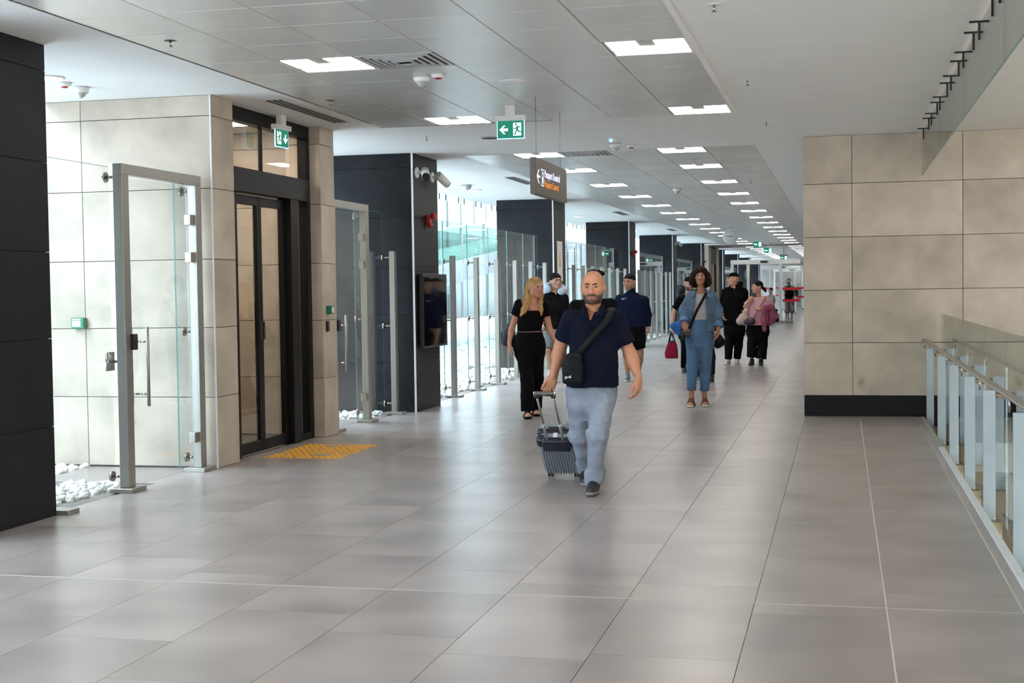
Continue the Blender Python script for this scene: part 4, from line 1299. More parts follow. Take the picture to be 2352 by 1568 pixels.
class Figure:
    """a person standing at a floor point; local x = to the viewer's right, y = away from the viewer, z = up"""
    def __init__(s, foot, back, label, h=.012, skin=(.46, .25, .17), name='person', group=None):
        g = ground(*foot); n = math.hypot(g[0], g[1])
        s.u = A3((g[0]/n, g[1]/n, 0)); s.xa = A3((s.u[1], -s.u[0], 0))
        s.dist = n+back
        s.pos = s.u*s.dist
        s.root = empty(name, s.pos, math.atan2(-g[0], g[1]), label, 'person', group)
        s.h = h; s.skin = A3(skin); s.body = []; s.bf = Field(); s.colfs = []
        s.mpp = s.dist/FPX
    def J(s, x, y, dy=0.0):
        """where the sight line through a photo point meets the upright plane dy behind the figure"""
        d = pix(x, y); t = (s.dist+dy)/(d@s.u); P = O_CAM+d*t
        return A3(((P-s.pos)@s.xa, dy, P[2]))
    def W(s, p):
        return s.pos+s.xa*p[0]+s.u*p[1]+A3((0, 0, 1))*p[2]
    def head(s, top, chin, dy, yaw=0, pitch=0, roll=0, neck=None, female=False, nose=1, jaw=1, beard=0, ears=True, lips=(.40, .13, .11), look=(0, 0), brow='hair_black', bw=.0042, h=None, face=True, iris=(.05, .025, .012), drop=0, stubble=0, scale=1.0):
        a, b = s.J(*top, dy), s.J(*chin, dy)
        S = np.linalg.norm(a-b)/.235*scale; R = rotm(yaw, pitch, roll); s.R = R; s.S = S
        c = (a+b)/2-S*(R@A3((0, 0, .0025)))
        nk = None if neck is None else s.J(*neck)
        f, T = head_field(c, S, R, nk, female, nose, ears, jaw)
        s.T = T; s.hc = c; s.nk = nk
        hh = h or s.h*.6
        s.body.append(f.mesh(hh))
        if face:
            eyes(s.root, T, S, R, look, iris); brows(s.root, T, S, C_[brow], bw, drop)
        def colf(V, col):
            q = (V-c)@R/S
            x, y, z = q.T
            inh = (np.abs(x) < .12) & (np.abs(y) < .15) & (z > -.14) & (z < .14)
            lip = inh*sstep(.026, .019, np.abs(x))*sstep(-.082, -.0775, z)*sstep(-.0565, -.061, z)*sstep(-.078, -.084, y)
            if beard:
                top_ = -.044+.03*sstep(-.06, .0, y)-.012*sstep(.03, .012, np.abs(x))*0
                low = sstep(0, -.012, z-top_)*sstep(.035, .01, y)*sstep(-.124, -.110, z)*sstep(.078, .072, np.abs(x))
                mus = sstep(.036, .03, np.abs(x))*sstep(-.042, -.047, z)*sstep(-.064, -.058, z)*sstep(-.06, -.075, y)
                gap = 1-.4*sstep(.05, .03, np.abs(x))*sstep(.014, .026, np.abs(x))*sstep(-.088, -.078, z)*sstep(-.055, -.065, z)
                bm_ = np.clip(np.maximum(low*gap, mus), 0, 1)*(1-lip)*inh*beard
                col = col*(1-bm_[:, None])+A3((.017, .012, .011))*bm_[:, None]
            if stubble:
                st = inh*sstep(.0, .03, z)*sstep(-.075, -.03, y)*stubble
                col = col*(1-st[:, None])+A3((.10, .075, .065))*st[:, None]
            rd = inh*np.exp(-((x/.02)**2+((z+.03)/.02)**2))*sstep(-.08, -.1, y)*.25
            col = col*(1-rd[:, None])+A3((.5, .17, .12))*rd[:, None]
            return col*(1-.45*lip[:, None])+A3(lips)*.45*lip[:, None]
        s.colfs.append(colf)
        return T
    def limbs(s, sh=None, el=None, wr=None, hip=None, kn=None, an=None, ra=(.05, .038, .026), rl=(.085, .055, .036)):
        if sh: sh = [A3(p) for p in sh]
        s.sh, s.el, s.wr, s.hip, s.kn, s.an = sh, el, wr, hip, kn, an
        f = s.bf
        if sh and s.nk is not None:
            for a in sh: f.cap(s.nk+A3((0, .01, -.01)), a+A3((0, .01, .012)), ra[0]*.85, ra[0]*.8, k=.04)
        if sh:
            for a, b, c in zip(sh, el, wr):
                f.cap(a, b, ra[0], ra[1], k=.03); m = b+(c-b)*.3
                f.cap(b, m, ra[1], ra[1]*1.02, k=.02); f.cap(m, c, ra[1]*1.02, ra[2], k=.02)
        if hip:
            for a, b, c in zip(hip, kn, an):
                f.cap(a, b, rl[0], rl[1], k=.03); m = b+(c-b)*.35+A3((0, .012, 0))
                f.cap(b, m, rl[1], rl[1]*1.02, k=.02); f.cap(m, c, rl[1]*1.02, rl[2], k=.02)
    def slices(s, sl, grow=0.0):
        """(py, cx, half width px, half depth m, dy) -> metric slices"""
        out = []
        for py, cx, rx, ry, dy in sl:
            p = s.J(cx, py, dy); out.append((p[2], p[0], dy, rx*s.mpp+grow, ry+grow))
        return out
    def torso(s, sl):
        s.sl = sl; s.bf.loft(s.slices(sl, -.012), k=.04)
    def hand(s, i, d, n, t, sc=1.0, curl=(.35, .45, .4), thumb=.45, h=None, spread=.12):
        f = Field(); w = s.wr[i]
        f.cap(s.el[i]+(w-s.el[i])*.6, w, .031*sc, .026*sc, k=.02)
        hand_field(f, w, d, n, t, sc, curl, spread, thumb)
        s.body.append(f.mesh(h or max(.0045, s.h*.5)))
    def finish(s, clip=None):
        s.body.append(s.bf.mesh(s.h))
        def colf(V):
            col = np.tile(s.skin, (len(V), 1))
            n = .06*np.sin(V@A3((61, 47, 53)))*np.sin(V@A3((23, -37, 41)))
            col = col*(1+n[:, None])
            for c in s.colfs: col = c(V, col)
            return col
        tomesh('body', s.body, M['skin'], s.root, colf)
    def top(s, name, mt, sl, sleeve, rs, grow=0.0, cutters=(), seed=1, amp=.004, hem=None, extra=None, wl=.12, sz=.6, h=None, shoulder=True, k=.035, zones=None):
        """garment: lofted trunk, sleeves to a fraction 0..1 (upper arm) or 1..2 (forearm)"""
        f = Field(); f.loft(s.slices(sl, grow), k=k)
        for i in range(2):
            a, b, c = s.sh[i], s.el[i], s.wr[i]
            if shoulder and s.nk is not None: f.cap(s.nk+A3((0, .012, -.02)), a+A3((0, .01, .006)), rs[0]*.72, rs[0]*.85, k=.04)
            fr_ = sleeve[i] if isinstance(sleeve, (list, tuple)) else sleeve
            if fr_ <= 0: continue
            if fr_ <= 1: f.cap(a, a+(b-a)*fr_, rs[0], rs[0]+(rs[1]-rs[0])*fr_, k=k, cut=True)
            else:
                f.cap(a, b, rs[0], rs[1], k=k); f.cap(b, b+(c-b)*(fr_-1), rs[1], rs[1]+(rs[2]-rs[1])*(fr_-1), k=.02, cut=True)
        if extra: extra(f)
        if hem is not None: f.plane(s.J(sl[-1][1], hem, 0), (0, 0, -1))
        for c in cutters: c(f)
        return tomesh(name, [f.mesh(h or s.h, folds(seed, amp, wl, sz, zones=zones))], mt, s.root)
    def legs(s, name, mt, sl, frac, rl, seed=2, amp=.005, sep=False, wl=.1, sz=1.2, extra=None, flare=None, h=None, zones=None):
        """trousers or shorts: hips loft plus two legs to a fraction 0..1 (thigh) or 1..2 (shin)"""
        e = sl[-1]; dpx = (e[0]-sl[-2][0])*.5+.07/s.mpp
        f = Field(); f.loft(s.slices(list(sl)+[(e[0]+dpx, e[1], e[2]*.5, e[3]*.55, e[4])]), k=.06)
        for i in range(2):
            a, b, c = s.hip[i], s.kn[i], s.an[i]
            fr_ = frac[i] if isinstance(frac, (list, tuple)) else frac
            if fr_ <= 1: f.cap(a, a+(b-a)*fr_, rl[0], rl[0]+(rl[1]-rl[0])*fr_, k=.045, cut=True)
            else: f.cap(a, b, rl[0], rl[1], k=.045); f.cap(b, b+(c-b)*(fr_-1), rl[1], rl[1]+(rl[2]-rl[1])*(fr_-1), k=.02, cut=True)
        if extra: extra(f)
        return tomesh(name, [f.mesh(h or s.h, folds(seed, amp, wl, sz, zones=zones))], mt, s.root)
    def vneck(s, cx, py_bottom, py_top, w, dy=-.3, flatb=0.0):
        b = s.J(cx, py_bottom, 0); t = s.J(cx, py_top, 0)
        def add(f):
            def fn(P):
                u_ = np.clip((P[..., 2]-b[2])/(t[2]-b[2]), 0, 3)
                return np.maximum(np.abs(P[..., 0]-b[0]-(t[0]-b[0])*u_)-flatb-w*u_, b[2]-P[..., 2])*.8
            f.add(fn, (b[0]-.3, dy, b[2]-.02), (b[0]+.3, .02, t[2]+.3), .012, 's')
        return add

def solid(name, f, mt, parent, h=.01, disp=None):
    return tomesh(name, [f.mesh(h, disp)], mt, parent)

def strap(name, pts, w, th, mt, parent):
    """flat band through points, width w along the given direction per point: (p, dir)"""
    V, Fq = [], []
    for p, d in pts:
        d = nrm(d); p = A3(p)
        V += [p-d*w/2, p+d*w/2]
    n = len(pts)
    for i in range(n-1): Fq.append((2*i, 2*i+1, 2*i+3, 2*i+2))
    o = pyd(name, V, Fq, mt, parent, smooth=True)
    md = o.modifiers.new('thick', 'SOLIDIFY'); md.thickness = th; md.offset = 0
    return o

def strands(seed, amp, wl):
    rg = np.random.RandomState(seed); n = 6
    ks = rg.randn(n, 3)*A3((1, 1, .12)); ks /= np.linalg.norm(ks, axis=1)[:, None]; ks *= (6.28/(wl*rg.uniform(.7, 1.6, n)))[:, None]; ph = rg.uniform(0, 6.28, n)
    return lambda P: amp*sum(np.sin(P@ks[i]+ph[i]+.8*np.sin(P[..., 2]*30+i)) for i in range(n))/2.5

def tube(name, pts, r, mt, parent, h=.006, k=.004):
    f = Field()
    for a, b in zip(pts[:-1], pts[1:]): f.cap(a, b, r, r, k=k)
    return solid(name, f, mt, parent, h)
# ---------------------------------------------------------------- 1. bald man with the suitcase
def bald_man():
    P = Figure((1362, 1143), .42, 'bald bearded man in a navy polo and grey jeans pulling a suitcase', h=.0075, skin=(.55, .25, .145))
    J = P.J
    T = P.head((1361, 622), (1362, 696.5), .0, yaw=-.12, pitch=.06, neck=(1362, 722, .035), beard=.9, jaw=1.0, nose=1.0, h=.0035, brow='hair_black', bw=.0042, drop=.001, stubble=.22, look=(.12, .0))
    sh = [J(1311, 734, .02), J(1416, 734, .02)]; el = [J(1287, 795, .10), J(1447, 812, .02)]; wr = [J(1270, 865, .075), J(1466, 866, -.06)]
    hip = [J(1333, 905, .02), J(1385, 905, .0)]; kn = [J(1331, 1000, .10), J(1373, 1000, -.20)]; an = [J(1347, 1078, .40), J(1364, 1104, -.14)]
    P.limbs(sh, el, wr, hip, kn, an, ra=(.058, .047, .031), rl=(.09, .06, .04))
    P.bf.cap(el[0], el[0]+(wr[0]-el[0])*.35, .048, .047, k=.02); P.bf.cap(el[1], el[1]+(wr[1]-el[1])*.35, .05, .046, k=.02)
    sl = [(716, 1362, 30, .085, .03), (728, 1362, 46, .115, .02), (750, 1363, 50, .132, .01), (790, 1363, 53, .14, .0), (830, 1363, 55, .148, -.005), (865, 1361, 57, .15, .0), (896, 1359, 58, .15, .0)]
    P.torso(sl[:-2]+[(880, 1360, 50, .125, .0), (900, 1359, 48, .11, .0)])
    # hand closed on the suitcase handle (palm facing back, fingers wrapped)
    P.hand(0, (-.33, .0, -.94), (.0, -1, -.1), (-1, 0, 0), 1.05, (.75, 1.15, .9), .3, h=.004)
    P.hand(1, (-.02, -.12, -1), (-.85, .45, 0), (-.3, -.9, 0), 1.08, (.45, .5, .4), .4, h=.004)
    P.finish()
    # polo
    vn = P.vneck(1356, 737, 700, .052)
    neckhole = lambda f: f.cap(J(1362, 690, .0), J(1362, 716, .03), .066, .06, k=.012, op='s')
    P.top('polo_shirt', C_['navy'], sl, .72, (.073, .072, .06), .006, [vn, neckhole], 5, .004, hem=886, wl=.16, zones=[(.85, .12, 1.0), (1.2, .15, .8)])
    f = Field()
    for s_ in (-1, 1):
        pts = [J(1362+s_*2, 700, .085), J(1362+s_*17, 702, .065), J(1362+s_*22, 706, .01), J(1362+s_*19, 714, -.06), J(1358+s_*9, 727, -.105)]
        for a, b in zip(pts[:-1], pts[1:]): f.cap(a, b, .017, .017, k=.012, flat=((s_*.6, -.6, .3), .55))
        f.cap(J(1362+s_*20, 712, -.04), J(1360+s_*20, 727, -.112), .022, .010, k=.014, flat=((s_*.2, -1, .2), .6))
    solid('collar', f, C_['navy'], P.root, .005)
    tube('placket', [J(1355.5, 738, -.132), J(1355, 752, -.142)], .008, C_['navy'], P.root)
    # jeans
    jl = [(880, 1359, 55, .125, .01), (900, 1359, 55.5, .135, .01), (925, 1358, 53, .13, .01), (938, 1357, 48, .11, .01)]
    def more(f):
        for i, z in ((0, 0), (1, 1)):
            k_, a_ = kn[i], an[i]
            for q in (.82, .9, .97):
                c = k_+(a_-k_)*q; f.cap(c-A3((.03, 0, .004)), c+A3((.03, 0, .006)), .047, .047, k=.012)
            f.ell(k_, (.08, .08, .07), .03)
    P.legs('jeans', C_['greyjean'], jl, (1.93, 1.98), (.098, .074, .052), 11, .006, extra=more, zones=[(.07, .12, 1.6), (.47, .12, 1.3), (.78, .10, .9)])
    f = Field()
    f.cap(J(1353, 884, -.124), J(1352.5, 915, -.118), .006, .005, k=.004)
    solid('fly', f, C_['greyjean'], P.root, .006)
    # shoes: rear foot pushes off, front foot just landed
    shoe(P.root, J(1346, 1085, .42), .03, (-.05, -1), C_['shoe'], C_['sole'], .28, pitch=.12)
    shoe(P.root, J(1364, 1104, -.14), .002, (-.12, -1), C_['shoe'], C_['sole'], .29, pitch=-.03)
    # crossbody bag and strap
    b = empty('crossbody_bag', P.W(J(1316, 850, -.19)), P.root.rotation_euler[2], 'black crossbody bag with a white emblem on the bald man', 'bag')
    c = J(1316, 852, -.19); L_ = lambda p: A3(p)-c
    f = Field()
    f.rbox(L_(J(1315, 858, -.185)), (.078, .035, .085), .028); f.rbox(L_(J(1318, 838, -.185)), (.062, .032, .075), .028, k=.02)
    f.cap(L_(J(1311, 822, -.18)), L_(J(1325, 817, -.17)), .03, .022, k=.03)
    solid('pouch', f, C_['bagblack'], b, .006, folds(21, .003, .08))
    f = Field(); f.rbox(L_(J(1314, 866, -.215)), (.066, .016, .052), .016); solid('front_pocket', f, C_['bagblack'], b, .006)
    pts = [(J(1322, 822, -.165), (.7, 0, -.6)), (J(1340, 800, -.178), (.7, 0, -.7)), (J(1362, 775, -.172), (.7, 0, -.7)), (J(1388, 746, -.158), (.7, 0, -.7)), (J(1398, 731, -.137), (.8, .1, -.5)), (J(1404, 718, -.09), (.9, .2, -.3)),
           (J(1406, 710, -.03), (1, .1, -.1)), (J(1405, 709, .04), (1, 0, -.1)), (J(1400, 716, .11), (.9, 0, -.3))]
    strap('shoulder_strap', [(A3(p)-c, d) for p, d in pts], .05, .004, C_['bagblack'], b)
    # emblem: two crossing arcs
    e0 = L_(J(1304.5, 868.2, -.2335)); u_ = nrm((1, 0, .14)); v_ = A3((0, 0, 1))
    def arc(cx, cz, sgn):
        V, Fq = [], []
        for i in range(9):
            a = -1.15+2.3*i/8; r0, w_ = .017, (.0075 if i in (0, 8) else .0055 if i in (1, 7) else .0045)
            for rr in (r0-w_*.5, r0+w_*.9):
                V.append(e0+u_*(cx+rr*math.sin(a)*1.25)+v_*(cz+sgn*(.0165-rr*math.cos(a))))
        for i in range(8): Fq.append((2*i, 2*i+1, 2*i+3, 2*i+2))
        o = pyd('emblem', V, Fq, C_['logo'], b); md = o.modifiers.new('t', 'SOLIDIFY'); md.thickness = .002; md.offset = 0
    arc(0, 0, 1); arc(0, 0, -1)
    return P
BM = bald_man()

# ---------------------------------------------------------------- suitcase
def suitcase():
    g = ground(1297, 1094)
    base = A3((g[0], g[1], 0))
    rz = math.atan2(-g[0], g[1])
    t = empty('suitcase', base, rz, 'ribbed grey hard-shell cabin suitcase with extended handle', 'suitcase')
    # own frame: tilt sideways so the top leans to the viewer's left and forward to the puller
    Wd, Hh, Dp = .315, .46, .21
    tilt = Matrix.Translation((0, 0, .010)) @ Matrix.Rotation(-.185, 4, 'Z') @ Matrix.Rotation(.80, 4, 'X') @ Matrix.Translation((0, Dp/2-.045, 0))
    def put(o, m=tilt):
        o.matrix_local = m @ (Matrix.Translation(o.location) @ o.rotation_euler.to_matrix().to_4x4()); return o
    R3 = None
    f = Field(); f.rbox((0, 0, .065+Hh/2), (Wd/2, Dp/2, Hh/2), .045)
    put(solid('shell', f, M['case'], t, .0075))
    for i in range(12):
        x = -Wd/2+.035+i*(Wd-.07)/11
        put(lbox('rib', (x, -Dp/2-.001, .065+.175), (.012, .010, .33), M['case_rib'], t, .003))
        put(lbox('rib', (x, Dp/2+.001, .065+Hh/2), (.012, .010, Hh-.1), M['case_rib'], t, .003))
    f = Field(); f.rbox((0, -Dp/2+.01, .065+Hh-.055), (.115, .03, .07), .02); put(solid('handle_well', f, M['case_navy'], t, .006))
    for s_ in (-1, 1):
        f = Field(); f.rbox((s_*(Wd/2-.035), -Dp/2+.038, .065+Hh-.045), (.04, .042, .05), .03); put(solid('corner_guard', f, M['case_navy'], t, .006))
    f = Field(); f.rbox((0, 0.0, .065+Hh-.02), (Wd/2+.003, .028, .03), .015); put(solid('zip_band', f, M['case_navy'], t, .006))
    put(lbox('top_grip', (0, .02, .065+Hh+.012), (.14, .03, .014), M['black'], t, .005))
    put(lbox('luggage_tag', (-.005, -.05, .065+Hh+.004), (.035, .07, .004), M['paper'], t, .001))
    for i in range(6): put(lbox('top_rib', (-.125+.05*i, .075, .065+Hh), (.014, .05, .008), M['case_rib'], t, .002))
    ht = 1.115
    for s_ in (-1, 1):
        put(cyl('handle_tube', (s_*.066, -Dp/2+.012, .065+Hh-.1), (s_*.066, -Dp/2+.012, .065+Hh+.20), .0115, M['steel'], t))
        put(cyl('handle_tube', (s_*.066, -Dp/2+.012, .065+Hh+.20), (s_*.066, -Dp/2+.012, ht-.04), .009, M['steel'], t))
        put(cyl('tube_collar', (s_*.066, -Dp/2+.012, .065+Hh+.195), (s_*.066, -Dp/2+.012, .065+Hh+.205), .0135, M['white'], t))
        put(lbox('grip_bracket', (s_*.067, -Dp/2+.012, ht-.03), (.038, .03, .035), M['black'], t, .006))
    gp = Matrix.Rotation(.2, 4, 'Y')
    g_ = put(lbox('grip', (0, -Dp/2+.012, ht-.002), (.18, .034, .03), M['chrome'], t, .010))
    put(lbox('grip_pad', (-.042, -Dp/2-.004, ht), (.06, .006, .02), M['black'], t, .002)); put(lbox('grip_pad', (.042, -Dp/2-.004, ht), (.06, .006, .02), M['black'], t, .002))
    for sx in (-1, 1):
        for sy in (-1, 1):
            fk = put(lbox('caster_fork', (sx*(Wd/2-.045), sy*(Dp/2-.045), .055), (.05, .04, .03), M['black'], t, .006))
            for e in (-1, 1):
                w_ = cyl('wheel', (sx*(Wd/2-.045)+e*.014-.009, sy*(Dp/2-.045), .026), (sx*(Wd/2-.045)+e*.014+.009, sy*(Dp/2-.045), .026), .026, M['black'], t)
                put(w_)
    return t
M['case'] = mat('grey_hard_shell', (.20, .235, .26), .35, vary=.04, scale=8)
M['case_rib'] = mat('grey_rib', (.215, .25, .275), .35)
M['case_navy'] = mat('navy_shell', (.012, .016, .035), .25)
SUIT = suitcase()
# ---------------------------------------------------------------- hair, hats, sandals
def hair_short(P, mt, low=-.03, puff=1.0, front=.066, h=None, amp=.002, name='hair'):
    f = Field(); T, S, R = P.T, P.S, P.R
    f.ell(T((0, .02, .038)), S*A3((.083, .104, .091))*puff, .02, R)
    f.plane(T((0, -.085, front)), R@nrm((0, -(front-low), -.15)), .01)
    return solid(name, f, mt, P.root, h or P.h*.5, lambda Q: strands(4, amp*1.3, .02)(Q)+folds(4, amp, .03)(Q))

def cap_hat(P, mt, h=None, badge=None):
    f = Field(); T, S, R = P.T, P.S, P.R
    f.ell(T((0, .018, .042)), S*A3((.088, .108, .092)), .02, R)
    f.plane(T((0, -.08, .055)), R@nrm((0, -.035, -1)), .006)
    o = solid('cap', f, mt, P.root, h or P.h*.7)
    f = Field()
    f.ell(T((0, -.115, .058)), S*A3((.072, .085, .03)), .01, R)
    f.plane(T((0, -.1, .066)), R@nrm((0, .12, 1)), .003); f.plane(T((0, -.1, .050)), R@nrm((0, -.12, -1)), .003)
    solid('brim', f, mt, o, .005)
    if badge: solid('badge', Field().ell(T((0, -.086, .085)), S*A3((.022, .012, .02)), .01, R), badge, o, .004)
    return o

def foot(P, ankle, toe, L_=.235):
    """bare foot added to the body"""
    t = nrm((toe[0], toe[1], 0)); sd = A3((-t[1], t[0], 0)); b = A3((ankle[0], ankle[1], .028))
    f = Field()
    f.cap(ankle, b+A3((0, 0, .05)), .036, .038, k=.02); f.cap(b-t*.035+A3((0, 0, .015)), b+t*.05+A3((0, 0, .025)), .033, .034, k=.03)
    f.cap(b+t*.05+A3((0, 0, .022)), b+t*.13+A3((0, 0, .012)), .034, .026, k=.03, flat=(sd, 1.25))
    for i in range(5):
        o = (i-2)*.0165
        f.cap(b+t*.12+sd*o+A3((0, 0, .01)), b+t*(.178-abs(i-1.5)*.012)+sd*o*1.1+A3((0, 0, .006)), .011, .0095, k=.006)
    P.body.append(f.mesh(max(.005, P.h*.5)))
    return b, t, sd

def sandal(P, ankle, toe, mt, sole_m, straps=((.03, .07), (.085, .058)), thick=.03):
    b, t, sd = foot(P, ankle, toe)
    so = Field(); z0 = A3((b[0], b[1], thick/2))
    so.rbox(z0+t*.065, (.048, .135, thick/2), thick*.45, R=np.stack([sd, t, A3((0, 0, 1))], 1))
    o = solid('sandal', so, sole_m, P.root, .007)
    for (a, z) in straps:
        f = Field(); c = b+t*a
        pts = [c+sd*s_*.05+A3((0, 0, -.005)) for s_ in (-1, 1)]
        tp = c+A3((0, 0, z-.005))
        f.cap(pts[0], tp-sd*.022, .010, .010, k=.01, flat=(t, 1.8)); f.cap(tp-sd*.022, tp+sd*.022, .010, .010, k=.01, flat=(t, 1.8)); f.cap(tp+sd*.022, pts[1], .010, .010, k=.01, flat=(t, 1.8))
        solid('strap', f, mt, o, .006)
    return o

# ---------------------------------------------------------------- 2. blonde woman in black
def blonde():
    P = Figure((1213, 962), .3, 'blonde long-haired woman in a black top and black trousers', h=.009, skin=(.60, .29, .20))
    J = P.J
    P.head((1228, 638), (1234, 682), 0, yaw=.55, pitch=.05, roll=.06, neck=(1226, 703, .02), female=True, nose=.9, jaw=.92, brow='hair_blonde', bw=.003, look=(.2, 0), h=.0045, lips=(.42, .15, .14), iris=(.12, .16, .2))
    sh = [J(1193, 699, 0), J(1251, 704, .02)]; el = [J(1175, 755, .02), J(1262, 755, -.02)]; wr = [J(1170, 789, -.04), J(1279, 786, -.08)]
    hip = [J(1200, 792, 0), J(1233, 792, 0)]; kn = [J(1211, 868, -.10), J(1233, 868, .06)]; an = [J(1212, 946, -.16), J(1229, 938, .2)]
    P.limbs(sh, el, wr, hip, kn, an, ra=(.046, .037, .024), rl=(.085, .055, .035))
    sl = [(696, 1224, 15, .06, .02), (704, 1222, 27, .085, .01), (722, 1220, 28, .105, 0), (738, 1218, 28.5, .115, 0), (758, 1216, 26, .095, 0), (775, 1216, 31, .105, 0), (800, 1216, 33, .115, 0)]
    P.torso(sl[:6])
    P.hand(0, (.05, -.1, -1), (.9, .2, 0), (0, -1, .0), .95, (.2, .25, .2), .25)
    P.hand(1, (.5, -.3, -.8), (-.5, .3, -.6), (0, -1, .3), .92, (.3, .35, .3), .3)
    sq = P.vneck(1223, 713, 690, .02, flatb=.115)
    nh = lambda f: f.cap(J(1224, 690, 0), J(1224, 712, 0), .075, .07, k=.012, op='s')
    P.top('black_top', C_['black'], sl, .46, (.062, .066, .05), .006, [sq, nh], 8, .003, hem=760)
    pl = [(763, 1216, 29, .10, 0), (775, 1216, 33, .112, 0), (800, 1216, 35.5, .12, 0), (815, 1216, 33, .11, 0)]
    P.legs('trousers', C_['black2'], pl, (1.97, 1.97), (.098, .082, .085), 12, .005)
    sandal(P, an[0]+A3((0, 0, 0)), (0, -1), C_['strap'], C_['strap'])
    sandal(P, an[1]+A3((.01, 0, 0)), (.1, -1), C_['strap'], C_['strap'])
    P.finish()
    # hair: crown, then long falls down both sides
    T, S, R = P.T, P.S, P.R
    f = Field()
    f.ell(T((0, .022, .032)), S*A3((.088, .108, .098)), .02, R)
    f.ell(T((-.02, -.125, -.045)), S*A3((.066, .085, .10)), .02, R, 's')
    f.ell(T((.02, -.125, .0)), S*A3((.066, .075, .094)), .015, R, 's')
    L = [(J(1214, 655, .03), .035), (J(1211, 675, .04), .04), (J(1208, 695, .0), .04), (J(1203, 712, -.08), .032), (J(1196, 724, -.12), .012)]
    f.chain(L, k=.025)
    L = [(J(1213, 665, .03), .035), (J(1215, 690, .01), .035), (J(1211, 706, -.09), .022), (J(1206, 718, -.125), .012)]
    f.chain(L, k=.02)
    Rr = [(J(1238, 652, .05), .03), (J(1243, 675, .05), .028), (J(1241, 695, .0), .03), (J(1243, 710, -.09), .024), (J(1244, 724, -.125), .009)]
    f.chain(Rr, k=.025)
    f.chain([(J(1222, 650, .08), .06), (J(1222, 690, .10), .07), (J(1220, 725, .12), .05)], k=.03)
    solid('hair', f, C_['hair_blonde'], P.root, .0045, strands(9, .0035, .03))
    # shoulder bag hanging behind her arm
    c = J(1167, 770, .12)
    b = empty('shoulder_bag', P.W(c), P.root.rotation_euler[2], 'dark blue shoulder bag hanging beside the blonde woman', 'bag')
    f = Field(); f.chain([(J(1172, 750, .12)-c, .05), (J(1167, 772, .12)-c, .085), (J(1163, 783, .12)-c, .06)], k=.05); f.cap(J(1163, 783, .12)-c, J(1176, 786, .12)-c, .05, .06, k=.04)
    solid('pouch', f, C_['bagnavy'], b, .009, folds(31, .006, .12))
    strap('shoulder_strap', [(J(1175, 745, .12)-c, (0, 1, 0)), (J(1184, 720, .12)-c, (0, 1, 0)), (J(1194, 692, .07)-c, (0, 1, 0)), (J(1196, 688, .0)-c, (.3, 1, 0))], .03, .004, C_['bagnavy'], b)
blonde()

# ---------------------------------------------------------------- 3. young man with a neck pillow
def pillow_man():
    P = Figure((1276, 879), .25, 'smiling dark-haired young man in black shirt and grey shorts with a neck pillow', h=.011, skin=(.45, .25, .17))
    J = P.J
    P.head((1274, 628), (1280, 663.5), 0, yaw=.4, pitch=.02, roll=-.06, neck=(1275, 677, .02), nose=1.1, look=(.25, 0), h=.005, brow='hair_black', bw=.0048)
    sh = [J(1256, 683, 0), J(1296, 684, 0)]; el = [J(1248, 722, .03), J(1303, 722, .03)]; wr = [J(1247, 742, -.05), J(1301, 752, -.05)]
    hip = [J(1264, 765, 0), J(1283, 765, 0)]; kn = [J(1259, 802, -.12), J(1284, 805, .05)]; an = [J(1264, 845, .1), J(1277, 866, -.05)]
    P.limbs(sh, el, wr, hip, kn, an, ra=(.05, .04, .028), rl=(.085, .056, .036))
    sl = [(672, 1275, 12, .065, .02), (680, 1275, 21, .09, 0), (700, 1275, 24, .12, 0), (735, 1274, 23, .12, 0), (755, 1273, 22.5, .115, 0)]
    P.torso(sl)
    P.hand(0, (0, -.2, -1), (.9, 0, 0), (0, -1, 0), 1, (.4, .5, .4)); P.finish()
    P.top('black_shirt', C_['black'], sl, (1.85, 1.2), (.07, .062, .05), .01, [P.vneck(1277, 680, 670, .03)], 3, .004)
    P.legs('grey_shorts', C_['grey'], [(746, 1273, 22, .12, 0), (765, 1273, 25, .125, 0), (775, 1273, 23, .11, 0)], (1.0, .95), (.1, .105, .1), 6, .005)
    shoe(P.root, J(1264, 848, .1), .02, (0, -1), C_['cream_shoe'], C_['solew'], pitch=.3, h=.01); shoe(P.root, J(1277, 866, -.05), .004, (.1, -1), C_['cream_shoe'], C_['solew'], h=.01)
    hair_short(P, C_['hair_black'], -.02, 1.02, .06, amp=.003)
    c = J(1273, 665, 0)
    b = empty('neck_pillow', P.W(c), P.root.rotation_euler[2], 'pale blue travel neck pillow around the smiling young man', 'pillow')
    f = Field()
    pts = [(1257, 664, -.05, .068), (1254, 660, .03, .07), (1262, 657, .12, .065), (1276, 658, .14, .06), (1290, 662, .10, .065), (1295, 667, .02, .065), (1289, 669, -.06, .062)]
    for p, q in zip(pts[:-1], pts[1:]): f.cap(J(*p[:3])-c, J(*q[:3])-c, p[3], q[3], k=.02)
    solid('cushion', f, C_['pillow'], b, .009, folds(2, .003, .1))
pillow_man()

